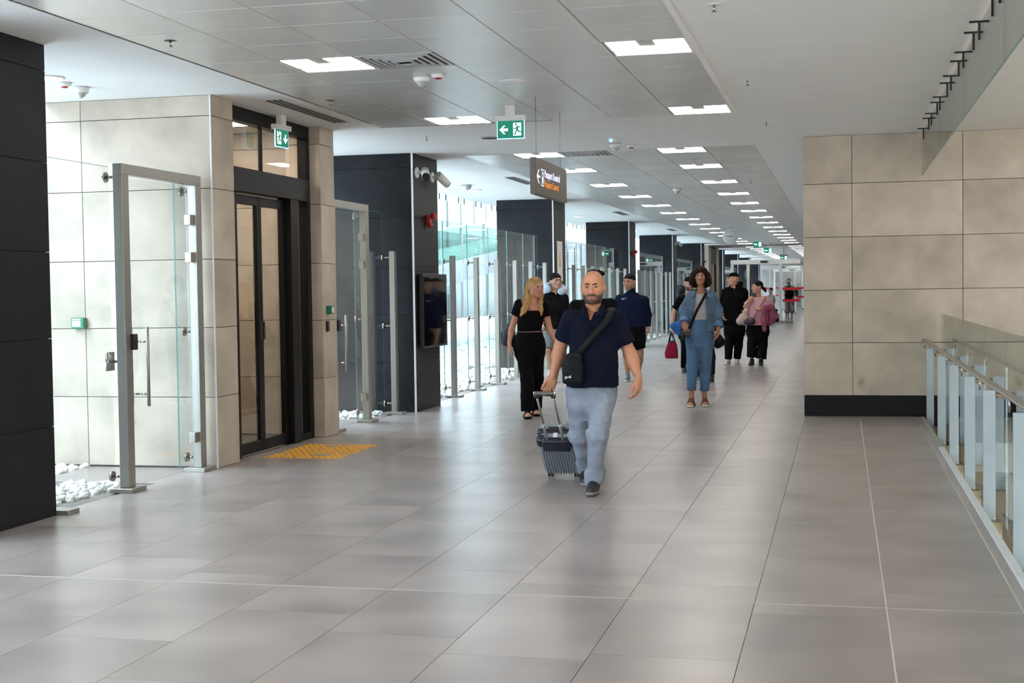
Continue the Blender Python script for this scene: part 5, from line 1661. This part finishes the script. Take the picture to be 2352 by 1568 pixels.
# ---------------------------------------------------------------- 4. person with a hair bun hidden behind the bald man
def bun_man():
    P = Figure((1365, 990), .2, 'dark-haired person in black with a hair bun behind the bald man', h=.012, skin=(.45, .25, .17))
    J = P.J
    P.head((1363, 621), (1363, 672), 0, neck=(1363, 690, .02), h=.008)
    sh = [J(1322, 704, 0), J(1403, 700, 0)]; el = [J(1316, 765, 0), J(1402, 765, 0)]; wr = [J(1322, 815, -.05), J(1398, 815, -.05)]
    hip = [J(1347, 830, 0), J(1379, 830, 0)]; kn = [J(1349, 905, -.05), J(1377, 905, .05)]; an = [J(1350, 968, 0), J(1376, 966, .1)]
    P.limbs(sh, el, wr, hip, kn, an)
    sl = [(692, 1363, 17, .06, .02), (699, 1363, 34, .09, 0), (725, 1363, 37, .12, 0), (780, 1363, 35, .12, 0), (835, 1363, 36, .12, 0)]
    P.torso(sl); P.finish()
    P.top('black_shirt', C_['black'], sl, 1.9, (.07, .06, .045), .01)
    P.legs('black_trousers', C_['black2'], [(825, 1363, 34, .12, 0), (850, 1363, 33, .11, 0)], 1.95, (.09, .07, .06))
    shoe(P.root, J(1350, 970, 0), .002, (0, -1), C_['shoe'], C_['sole'], h=.012); shoe(P.root, J(1376, 968, .1), .002, (0, -1), C_['shoe'], C_['sole'], h=.012)
    o = hair_short(P, C_['hair_black'], -.05, 1.05, .05)
    solid('bun', Field().ell(J(1383, 628, .06), (.03, .035, .024), .02).cap(J(1374, 624, .05), J(1383, 628, .06), .025, .02, k=.02), C_['hair_black'], o, .007, folds(5, .003, .03))
bun_man()

# ---------------------------------------------------------------- 5. man in the navy sports top
def navy_man():
    P = Figure((1441, 876), .2, 'man in a navy sports top and black shorts walking behind the bald man', h=.011, skin=(.45, .24, .16))
    J = P.J
    P.head((1447, 629), (1444, 666), 0, yaw=-.45, pitch=.08, roll=.04, neck=(1450, 681, .02), nose=1.1, h=.005, look=(-.2, -.1), stubble=.0, beard=.22)
    sh = [J(1423, 687, 0), J(1480, 690, .03)]; el = [J(1416, 730, .05), J(1489, 723, .06)]; wr = [J(1419, 783, -.08), J(1489, 751, .0)]
    hip = [J(1446, 775, 0), J(1467, 775, 0)]; kn = [J(1439, 815, -.10), J(1470, 813, .05)]; an = [J(1441, 857, -.02), J(1466, 855, .32)]
    P.limbs(sh, el, wr, hip, kn, an, ra=(.055, .044, .03), rl=(.09, .062, .038))
    sl = [(672, 1450, 12.5, .065, .02), (679, 1451, 20, .08, .01), (687, 1451, 29, .11, 0), (705, 1451, 31, .135, 0), (735, 1451, 29.5, .145, 0), (755, 1455, 27, .13, 0), (775, 1457, 25, .12, 0)]
    P.torso(sl)
    P.hand(0, (.05, -.1, -1), (.9, 0, 0), (0, -1, 0), 1.05, (.7, .7, .5)); P.hand(1, (-.05, -.1, -1), (-.9, 0, 0), (-.4, -.9, 0), 1.0, (.6, .6, .4)); P.finish()
    P.top('sports_top', C_['sport'], sl, 1.97, (.075, .062, .042), .01, [], 4, .004, hem=750, extra=lambda f: f.cap(J(1449, 665, .0), J(1450, 675, .015), .064, .07, k=.02, cut=True))
    P.legs('black_shorts', C_['black'], [(745, 1456, 26, .13, 0), (770, 1457, 26.5, .13, 0), (785, 1457, 24, .11, 0)], (.62, .62), (.1, .11, .1), 7, .005)
    shoe(P.root, J(1441, 858, -.02), .003, (-.1, -1), C_['grey_shoe'], C_['solew'], .28, h=.009); shoe(P.root, J(1466, 855, .32), .08, (0, -1), C_['grey_shoe'], C_['solew'], .28, pitch=.5, h=.009)
    hair_short(P, C_['hair_black'], -.02, 1.0, .06, amp=.002)
    # white tick emblem on the chest
    e = J(1429, 686, -.17)
    prism('emblem', [(0, .012), (.012, 0), (.03, .004), (.095, .034), (.035, .017), (.018, .013), (.012, .016), (.012, .026)], .004, C_['logo'], P.root, frame=(e+A3((-.01, .025, -.012)), (1, -.12, 0), (0, 0, 1), (0, 1, 0)))
navy_man()

# ---------------------------------------------------------------- 6. woman in a denim jacket
def denim_woman():
    P = Figure((1602, 934), .12, 'curly-haired woman in a denim jacket, pale tee and blue jeans', h=.009, skin=(.47, .225, .14))
    J = P.J
    P.head((1608, 616), (1609, 653.5), 0, yaw=-.05, pitch=.0, neck=(1609, 672, .02), female=True, nose=1.05, jaw=.92, h=.0045, brow='hair_black', bw=.0038, look=(0, 0), ears=False)
    sh = [J(1588, 681, 0), J(1635, 681, 0)]; el = [J(1570, 712, .04), J(1650, 712, .03)]; wr = [J(1571, 743, -.12), J(1650, 754, -.08)]
    hip = [J(1594, 775, 0), J(1622, 775, 0)]; kn = [J(1590, 842, -.08), J(1620, 842, .02)]; an = [J(1588, 903, -.06), J(1618, 905, .02)]
    P.limbs(sh, el, wr, hip, kn, an, ra=(.045, .036, .024), rl=(.085, .055, .034))
    sl = [(670, 1609, 12, .055, .02), (677, 1610, 22, .08, .01), (695, 1610, 25, .105, 0), (720, 1609, 24, .105, 0), (740, 1608, 24, .10, 0), (765, 1608, 29, .115, 0), (785, 1608, 31, .12, 0)]
    P.torso(sl[:6])
    P.hand(0, (.25, -.35, -.85), (.3, .6, -.5), (.8, -.3, 0), .95, (.5, .6, .5)); P.hand(1, (-.05, -.1, -1), (-.9, .2, 0), (-.3, -.9, 0), .95, (.35, .35, .3))
    for a, t_ in ((an[0], (-.12, -1)), (an[1], (.05, -1))): sandal(P, a, t_, C_['leather'], C_['solew'], ((.02, .085), (.055, .075), (.10, .06)))
    P.finish()
    P.top('pale_tee', C_['whitetee'], sl, 0, (.05, .05, .05), -.002, [P.vneck(1609, 671, 664, .05), lambda f: f.cap(J(1609, 655, 0), J(1609, 672, .0), .06, .058, k=.01, op='s')], 5, .005, hem=741)
    jl = [(733, 1608, 24.5, .105, 0), (745, 1608, 27, .112, 0), (770, 1608, 31.5, .125, 0), (790, 1608, 31, .115, 0)]
    P.legs('blue_jeans', C_['bluejean'], jl, (1.88, 1.88), (.1, .077, .055), 21, .005, zones=[(.12, .1, 1.2), (.5, .12, 1.2)])
    # open jacket: shell with a front opening
    def opening(f):
        a = J(1609, 668, 0); b = J(1606, 762, 0)
        def fn(Pp):
            t = np.clip((a[2]-Pp[..., 2])/(a[2]-b[2]), -.2, 1.3)
            cx = a[0]+(b[0]-a[0])*t; w = .045+.05*np.sin(np.clip(t, 0, 1)*2.2)
            return np.maximum(np.abs(Pp[..., 0]-cx)-w, Pp[..., 1]-.0)*.8
        f.add(fn, (-.2, -.3, b[2]-.2), (.2, .02, a[2]+.15), .01, 's')
    js = [(671, 1609, 14, .065, .02), (677, 1610, 24, .09, .01), (695, 1610, 29, .125, 0), (720, 1610, 30, .128, 0), (764, 1612, 31, .125, 0)]
    P.top('denim_jacket', C_['denim'], js, (1.86, 1.9), (.07, .062, .055), .008, [opening, lambda f: f.cap(J(1609, 655, 0), J(1609, 671, .02), .066, .064, k=.012, op='s')], 14, .0065, hem=760, wl=.1)
    f = Field()
    for s_ in (-1, 1):
        for a, b_, r in ((J(1609+s_*3, 664, .075), J(1609+s_*13, 666, .05), .02), (J(1609+s_*13, 666, .05), J(1609+s_*15, 673, -.05), .02), (J(1609+s_*15, 672, -.05), J(1609+s_*20, 682, -.125), .024)): f.cap(a, b_, r, r*.9, k=.012, flat=((s_*.6, -.6, .4), .5))
    solid('jacket_collar', f, C_['denim'], P.root, .008)
    for i in (0, 1):
        d = nrm(wr[i]-el[i]); f = Field(); f.cap(el[i]+(wr[i]-el[i])*.74, el[i]+(wr[i]-el[i])*.93, .06, .066, k=.01, cut=True); solid('cuff', f, C_['cuff'], P.root, .008, folds(3, .004, .06))
    solid('button', Field().ell(J(1605.5, 741, -.115), (.011, .006, .011)), M['brass'], P.root, .004)
    T, S, R = P.T, P.S, P.R
    f = Field()
    f.ell(T((0, .025, .045)), S*A3((.112, .118, .104)), .02, R)
    for s_ in (-1, 1):
        f.ell(T((s_*.10, .01, -.01)), S*A3((.048, .075, .08)), .03, R); f.ell(T((s_*.108, .005, -.075)), S*A3((.05, .07, .062)), .03, R)
        f.ell(T((s_*.075, .02, -.12)), S*A3((.042, .06, .04)), .03, R)
    f.ell(T((0, -.115, -.035)), S*A3((.062, .09, .098)), .02, R, 's')
    rg_ = np.random.RandomState(6); kk = rg_.randn(9, 3)*110; pp = rg_.uniform(0, 6.28, 9)
    solid('hair', f, C_['hair_brown'], P.root, .006, lambda Q: .0035*sum(np.sin(Q@kk[i]+pp[i]) for i in range(9))*.6)
    # bag strap across the body, camera and blue cloth in her hand
    c = J(1578, 762, -.2)
    b = empty('camera', P.W(c), P.root.rotation_euler[2], 'black camera with strap held by the woman in denim', 'camera')
    f = Field(); f.rbox(J(1575, 768, -.2)-c, (.06, .035, .045), .012); solid('camera_body', f, M['black'], b, .006)
    cc = J(1570, 772, -.22)-c; cyl('lens', cc, cc+A3((-.045, -.055, -.01)), .034, M['black'], b, seg=20); cyl('lens_glass', cc+A3((-.045, -.055, -.01)), cc+A3((-.048, -.059, -.011)), .028, M['screen'], b, seg=20)
    strap('camera_strap', [(J(*p)-c, (.8, 0, -.35)) for p in ((1583, 755, -.19), (1591, 735, -.165), (1601, 712, -.158), (1613, 690, -.15), (1622, 673, -.10), (1623, 668, .0), (1619, 669, .07))], .035, .004, C_['strap'], b)
    c = J(1557, 752, -.1)
    b = empty('blue_cloth', P.W(c), P.root.rotation_euler[2], 'bright blue cloth dangling from the denim woman\'s hand', 'cloth')
    f = Field(); f.cap(J(1566, 744, -.12)-c, J(1551, 750, -.1)-c, .03, .035, k=.03, flat=((0, 1, 0), .4)); f.cap(J(1553, 748, -.1)-c, J(1560, 768, -.1)-c, .045, .018, k=.03, flat=((0, 1, 0), .4)); f.cap(J(1551, 750, -.1)-c, J(1545, 748, -.1)-c, .03, .01, k=.03, flat=((0, 1, 0), .5))
    solid('drape', f, C_['bluecloth'], b, .007, folds(8, .008, .07))
denim_woman()

# ---------------------------------------------------------------- 7. capped man with the red bag
def cap_man():
    P = Figure((1571, 857), .2, 'bearded man in a dark cap and black tee half hidden by the denim woman', h=.012, skin=(.52, .31, .23))
    J = P.J
    P.head((1583, 637), (1584, 667), 0, yaw=.45, pitch=.1, neck=(1580, 682, .02), beard=.8, h=.006)
    sh = [J(1562, 690, 0), J(1606, 690, 0)]; el = [J(1546, 722, .03), J(1612, 722, 0)]; wr = [J(1544, 751, -.04), J(1612, 752, -.05)]
    hip = [J(1576, 768, 0), J(1594, 768, 0)]; kn = [J(1573, 808, -.05), J(1594, 808, .1)]; an = [J(1571, 846, -.02), J(1592, 840, .25)]
    P.limbs(sh, el, wr, hip, kn, an, ra=(.054, .045, .03), rl=(.085, .06, .04))
    sl = [(678, 1582, 11, .06, .02), (686, 1583, 22, .09, 0), (705, 1584, 25, .13, 0), (740, 1584, 24, .135, 0), (765, 1584, 24, .13, 0)]
    P.torso(sl); P.hand(0, (0, -.1, -1), (.9, 0, 0), (0, -1, 0), 1.05, (.9, 1.0, .7)); P.finish()
    P.top('black_tee', C_['black'], sl, .62, (.075, .08, .06), .01)
    P.legs('track_trousers', C_['black2'], [(755, 1584, 23, .125, 0), (775, 1584, 23, .12, 0)], 1.95, (.095, .075, .06))
    strap('side_stripe', [(kn[0]+A3((-.068, -.05, .15)), (0, 1, 0)), (kn[0]+A3((-.072, -.05, 0)), (0, 1, 0)), (an[0]+A3((-.062, -.045, .05)), (0, 1, 0))], .03, .004, C_['logo'], P.root)
    shoe(P.root, J(1571, 847, -.02), .003, (0, -1), C_['shoe'], C_['sole'], h=.011); shoe(P.root, J(1592, 842, .25), .04, (0, -1), C_['shoe'], C_['sole'], pitch=.4, h=.011)
    cap_hat(P, C_['black'], badge=C_['logo'])
    c = J(1566, 670, .14)
    b = empty('backpack', P.W(c), P.root.rotation_euler[2], 'dark blue backpack on the capped man behind the denim woman', 'backpack')
    f = Field(); f.rbox(J(1572, 690, .2)-c, (.15, .09, .24), .06); f.ell(J(1563, 662, .17)-c, (.085, .09, .09), .05); solid('sack', f, C_['bagnavy'], b, .012)
    c = J(1542, 800, -.04)
    b = empty('holdall', P.W(c), P.root.rotation_euler[2], 'red fabric bag carried by its black handles', 'bag')
    f = Field(); f.loft([(z-c[2], x-c[0], 0, rx, ry) for (x, z, rx, ry) in [(J(1543, 822)[0], J(1542, 822, -.04)[2], .115, .08), (J(1542, 810)[0], J(1542, 810, -.04)[2], .12, .085), (J(1543, 795)[0], J(1542, 795, -.04)[2], .10, .075), (J(1544, 786)[0], J(1542, 786, -.04)[2], .07, .05)]], p=3); solid('sack', f, C_['bagred'], b, .009, folds(12, .004, .1))
    f = Field(); f.ell(J(1544, 785, -.04)-c, (.07, .05, .03)); solid('mouth', f, C_['bagnavy'], b, .008)
    tube('handle', [J(1535, 788, -.07)-c, J(1541, 760, -.05)-c, J(1549, 788, -.07)-c], .009, C_['strap'], b); tube('handle', [J(1537, 788, .0)-c, J(1543, 760, -.03)-c, J(1552, 788, .0)-c], .009, C_['strap'], b)
cap_man()

# ---------------------------------------------------------------- 8. person right behind the denim woman
def hidden_walker():
    P = Figure((1606, 880), .25, 'walker in dark jeans almost wholly hidden behind the denim woman', h=.014, skin=(.45, .25, .17))
    J = P.J
    P.head((1610, 640), (1610, 672), 0, neck=(1611, 686, .02), h=.009, face=False)
    sh = [J(1592, 694, 0), J(1636, 694, 0)]; el = [J(1592, 728, 0), J(1642, 730, 0)]; wr = [J(1596, 760, 0), J(1648, 764, 0)]
    hip = [J(1606, 776, 0), J(1626, 776, 0)]; kn = [J(1604, 822, -.1), J(1634, 820, .1)]; an = [J(1604, 865, -.05), J(1634, 860, .2)]
    P.limbs(sh, el, wr, hip, kn, an)
    sl = [(684, 1612, 10, .06, .02), (690, 1612, 20, .09, 0), (715, 1613, 22, .12, 0), (770, 1615, 21, .12, 0)]
    P.torso(sl); P.hand(1, (0, 0, -1), (-.9, 0, 0), (0, -1, 0), 1, (.9, 1, .7)); P.finish()
    P.top('black_top', C_['black'], sl, 1.5, (.07, .06, .05), .01)
    P.legs('dark_jeans', cloth('dark_jeans', (.018, .026, .055)), [(762, 1615, 21, .12, 0), (782, 1616, 21, .115, 0)], 1.95, (.085, .068, .06))
    shoe(P.root, J(1604, 866, -.05), .003, (0, -1), C_['grey_shoe'], C_['solew'], h=.011); shoe(P.root, J(1634, 862, .2), .03, (0, -1), C_['shoe'], C_['sole'], pitch=.3, h=.011)
    hair_short(P, C_['hair_black'])
    c = J(1652, 785, 0)
    b = empty('holdall', P.W(c), P.root.rotation_euler[2], 'black bag swinging beside the denim woman\'s hand', 'bag')
    f = Field(); f.chain([(J(1650, 772)-c, .05), (J(1654, 785)-c, .075), (J(1648, 792)-c, .06)], k=.04); solid('sack', f, C_['bagblack'], b, .01, folds(4, .005, .1))
    tube('handle', [J(1648, 772)-c, J(1648, 762)-c, J(1655, 775)-c], .01, C_['strap'], b)
hidden_walker()

# ---------------------------------------------------------------- 9. man in a black hoodie and cap
def hoodie_man():
    P = Figure((1682, 836), .12, 'man in a black cap and black hoodie looking aside', h=.012, skin=(.58, .31, .22))
    J = P.J
    P.head((1687, 627), (1680, 655), 0, yaw=-1.15, pitch=-.05, roll=0, neck=(1690, 663, .02), h=.0055, nose=1.05)
    sh = [J(1667, 671, 0), J(1708, 672, 0)]; el = [J(1659, 700, .02), J(1713, 703, .02)]; wr = [J(1659, 721, -.1), J(1707, 716, -.13)]
    hip = [J(1677, 758, 0), J(1698, 758, 0)]; kn = [J(1674, 795, -.03), J(1696, 795, .03)]; an = [J(1673, 824, -.02), J(1693, 823, .06)]
    P.limbs(sh, el, wr, hip, kn, an, ra=(.055, .045, .03))
    sl = [(656, 1690, 12, .075, .03), (663, 1689, 21, .10, .01), (681, 1688, 27, .14, 0), (715, 1688, 28, .15, 0), (742, 1688, 26, .14, 0)]
    P.torso(sl); P.hand(0, (.1, -.2, -1), (.9, 0, 0), (0, -1, 0), 1, (.6, .6, .4)); P.hand(1, (-.1, -.2, -1), (-.9, 0, 0), (0, -1, 0), 1, (.6, .6, .4)); P.finish()
    def hood(f): f.chain([(J(1682, 662, -.08), .03), (J(1695, 657, .0), .045), (J(1700, 652, .08), .055), (J(1690, 653, .13), .055)], k=.03)
    P.top('black_hoodie', C_['black'], sl, 1.92, (.085, .075, .055), .012, [lambda f: f.cap(J(1681, 654, -.05), J(1688, 668, -.05), .05, .05, k=.01, op='s')], 5, .005, extra=hood)
    P.legs('black_trousers', C_['black2'], [(735, 1687, 25, .13, 0), (760, 1687, 24, .125, 0), (768, 1687, 23, .11, 0)], 2.0, (.105, .085, .075))
    for a, d in ((J(1673, 826, -.02), (-.3, -1)), (J(1693, 825, .06), (-.1, -1))): shoe(P.root, a, .003, d, C_['cream_shoe'], C_['solew'], h=.01)
    cap_hat(P, C_['black'])
hoodie_man()

# ---------------------------------------------------------------- 10. woman in a pink tee
def pink_woman():
    P = Figure((1737, 839), .12, 'woman in a pink tee and wide black trousers carrying bags and a cardigan', h=.012, skin=(.58, .31, .22))
    J = P.J
    P.head((1744, 646), (1734, 672), 0, yaw=-1.05, pitch=.0, neck=(1744, 685, .02), female=True, h=.0055, jaw=.95, brow='hair_brown', bw=.003)
    sh = [J(1726, 691, 0), J(1762, 690, .02)]; el = [J(1712, 704, -.02), J(1772, 706, .02)]; wr = [J(1721, 692, -.15), J(1748, 709, -.16)]
    hip = [J(1730, 760, 0), J(1752, 760, 0)]; kn = [J(1727, 790, -.03), J(1752, 790, .03)]; an = [J(1727, 822, .02), J(1748, 824, -.02)]
    P.limbs(sh, el, wr, hip, kn, an, ra=(.05, .042, .027))
    sl = [(683, 1743, 11, .06, .02), (688, 1743, 20, .09, 0), (703, 1741, 23, .14, -.01), (725, 1740, 23, .14, -.01), (746, 1741, 25, .14, 0)]
    P.torso(sl); P.hand(0, (.3, -.2, .9), (.3, .9, 0), (1, 0, 0), .9, (.9, .9, .6)); P.hand(1, (-1, -.2, .1), (0, .9, -.3), (0, -.2, 1), .9, (.6, .6, .4)); P.finish()
    P.top('pink_tee', C_['pink'], sl, (.85, .85), (.07, .072, .06), .008, [P.vneck(1740, 690, 683, .05)], 7, .006, hem=746)
    P.legs('wide_trousers', C_['black2'], [(740, 1741, 23.5, .13, 0), (760, 1740, 26, .135, 0), (768, 1740, 25, .12, 0)], (1.9, 1.97), (.11, .095, .105))
    for a, d in ((J(1727, 825, .02), (-.2, -1)), (J(1748, 827, -.02), (0, -1))): shoe(P.root, a, .003, d, C_['shoe'], C_['shoe'], .25, h=.01)
    T, S, R = P.T, P.S, P.R
    f = Field(); f.ell(T((0, .022, .036)), S*A3((.086, .106, .094)), .02, R); f.ell(T((0, -.12, -.02)), S*A3((.075, .085, .085)), .02, R, 's'); f.plane(T((0, 0, -.06)), R@A3((0, -.3, -1)), .01)
    f.chain([(T((0, .11, -.01)), .022), (T((0, .15, -.03)), .03), (T((0, .19, -.08)), .022)], k=.02)
    solid('hair', f, C_['hair_brown'], P.root, .007, folds(3, .003, .03))
    def bag(name, label, pts, mt, seed):
        c = A3(pts[0][0]); b = empty(name, P.W(c), P.root.rotation_euler[2], label, 'bag'); f = Field(); f.chain([(A3(p)-c, r) for p, r in pts], k=.04); solid('sack', f, mt, b, .01, folds(seed, .006, .1)); return b, c
    b, c = bag('tote_bag', 'cream tote bag on the pink-tee woman\'s elbow', [(J(1706, 730, -.10), .09), (J(1700, 737, -.10), .07), (J(1713, 738, -.10), .07), (J(1713, 715, -.1), .045), (J(1718, 706, -.1), .02)], C_['bagcream'], 3)
    tube('handle', [J(1713, 713, -.12)-c, J(1722, 696, -.16)-c, J(1727, 682, -.06)-c, J(1727, 680, .04)-c], .01, C_['bagcream'], b)
    b, c = bag('handbag', 'dark handbag hanging in front of the pink-tee woman', [(J(1720, 738, -.20), .065), (J(1727, 738, -.20), .06), (J(1714, 740, -.19), .05)], C_['bagdark'], 4)
    strap('bag_strap', [(J(*p)-c, (.7, 0, .4)) for p in ((1731, 736, -.2), (1738, 718, -.185), (1748, 700, -.175), (1757, 685, -.09), (1758, 681, .0))], .02, .004, C_['bagdark'], b)
    c = J(1765, 720, -.1)
    b = empty('cardigan', P.W(c), P.root.rotation_euler[2], 'mauve cardigan draped over the pink-tee woman\'s arm', 'cardigan')
    f = Field(); f.chain([(J(1756, 707, -.17)-c, .045), (J(1770, 708, -.05)-c, .07), (J(1774, 730, -.06)-c, .07), (J(1767, 742, -.08)-c, .05)], k=.05); f.chain([(J(1755, 712, -.19)-c, .04), (J(1754, 735, -.19)-c, .05), (J(1756, 757, -.19)-c, .04)], k=.04)
    solid('drape', f, C_['mauve'], b, .009, folds(15, .012, .06))
pink_woman()

# ---------------------------------------------------------------- 11. small figures beyond
def far_people():
    P = Figure((1812, 741), .0, 'distant man in dark tee and brown shorts behind the red-striped gate', h=.02, skin=(.45, .27, .2))
    J = P.J
    P.head((1812, 639), (1810, 651), 0, yaw=-1.0, neck=(1813, 657, .02), h=.012, beard=.7, face=False)
    sh = [J(1806, 660, 0), J(1821, 660, 0)]; el = [J(1805, 674, -.05), J(1824, 676, 0)]; wr = [J(1802, 668, -.25), J(1822, 690, -.05)]
    hip = [J(1809, 694, 0), J(1817, 694, 0)]; kn = [J(1808, 715, -.05), J(1819, 714, .05)]; an = [J(1805, 734, 0), J(1818, 735, .1)]
    P.limbs(sh, el, wr, hip, kn, an)
    sl = [(656, 1813, 5, .08, .02), (659, 1813, 9, .1, 0), (672, 1813, 10.5, .14, 0), (692, 1813, 10, .13, 0)]
    P.torso(sl); P.finish()
    P.top('dark_tee', C_['black'], sl, .8, (.075, .075, .06), .01, h=.016); P.legs('brown_shorts', C_['taupe'], [(685, 1813, 10, .13, 0), (698, 1813, 10.5, .13, 0)], 1.05, (.11, .11, .1), h=.016)
    shoe(P.root, J(1805, 735, 0), .004, (-.8, -.6), C_['cream_shoe'], C_['solew'], h=.015); shoe(P.root, J(1818, 736, .1), .004, (-.8, -.6), C_['cream_shoe'], C_['solew'], h=.015)
    hair_short(P, C_['grey'], h=.012)
    c = J(1828, 672, .15); b = empty('backpack', P.W(c), P.root.rotation_euler[2], 'teal backpack on the distant man behind the gate', 'backpack')
    solid('sack', Field().ell((0, 0, 0), (.11, .12, .17)), C_['teal'], b, .016)
    # standing child with dark hair
    P = Figure((1776, 742), .0, 'distant dark-haired child in a white top beyond the pink-tee woman', h=.018, skin=(.5, .3, .22))
    J = P.J
    P.head((1771, 661), (1769, 672), 0, yaw=-.8, neck=(1771, 677, .01), h=.01, face=False)
    sh = [J(1767, 680, 0), J(1777, 680, 0)]; el = [J(1766, 691, 0), J(1780, 691, 0)]; wr = [J(1768, 700, -.05), J(1779, 702, -.05)]
    hip = [J(1770, 705, 0), J(1776, 705, 0)]; kn = [J(1770, 722, 0), J(1777, 722, 0)]; an = [J(1770, 736, 0), J(1777, 736, 0)]
    P.limbs(sh, el, wr, hip, kn, an, ra=(.035, .028, .02), rl=(.06, .04, .03))
    sl = [(677, 1772, 3.5, .05, 0), (680, 1772, 5.5, .07, 0), (690, 1772, 6, .08, 0), (706, 1773, 6.5, .09, 0)]
    P.torso(sl); P.finish()
    P.top('white_top', C_['whitetee'], sl, .6, (.05, .05, .04), .01, h=.014); P.legs('shorts', C_['bagdark'], [(702, 1773, 6.3, .09, 0), (708, 1773, 6.3, .09, 0)], 1.2, (.075, .07, .06), h=.014)
    for a in an: shoe(P.root, a, .004, (-.6, -.8), C_['shoe'], C_['solew'], .2, h=.014)
    hair_short(P, C_['hair_brown'], -.06, 1.08, h=.01)
    # seated child in pink
    P = Figure((1788, 739), .0, 'small child in pink sitting on the floor by the gate', h=.018, skin=(.5, .3, .22))
    J = P.J
    P.head((1782, 710), (1783, 719), 0, yaw=-.6, neck=(1785, 721, .02), h=.01, face=False)
    sh = [J(1783, 723, 0), J(1791, 723, 0)]; el = [J(1780, 728, -.08), J(1793, 729, 0)]; wr = [J(1777, 732, -.15), J(1791, 735, -.1)]
    hip = [J(1785, 735, .02), J(1791, 735, .02)]; kn = [J(1780, 734, -.2), J(1787, 734, -.22)]; an = [J(1781, 737.5, -.05), J(1791, 737.5, -.1)]
    P.limbs(sh, el, wr, hip, kn, an, ra=(.032, .026, .02), rl=(.055, .04, .028))
    sl = [(721, 1786, 3, .05, .02), (724, 1787, 4.5, .07, .02), (730, 1788, 5.5, .09, .02), (737, 1789, 6, .1, .02)]
    P.torso(sl); P.finish()
    P.top('pink_top', C_['pink'], sl, 1.2, (.045, .04, .035), .008, h=.014); P.legs('leggings', C_['bagdark'], [(732, 1788, 5.8, .1, .02), (737, 1788, 6, .1, .02)], 1.9, (.062, .05, .04), h=.014)
    hair_short(P, C_['hair_brown'], -.05, 1.06, h=.01)
far_people()
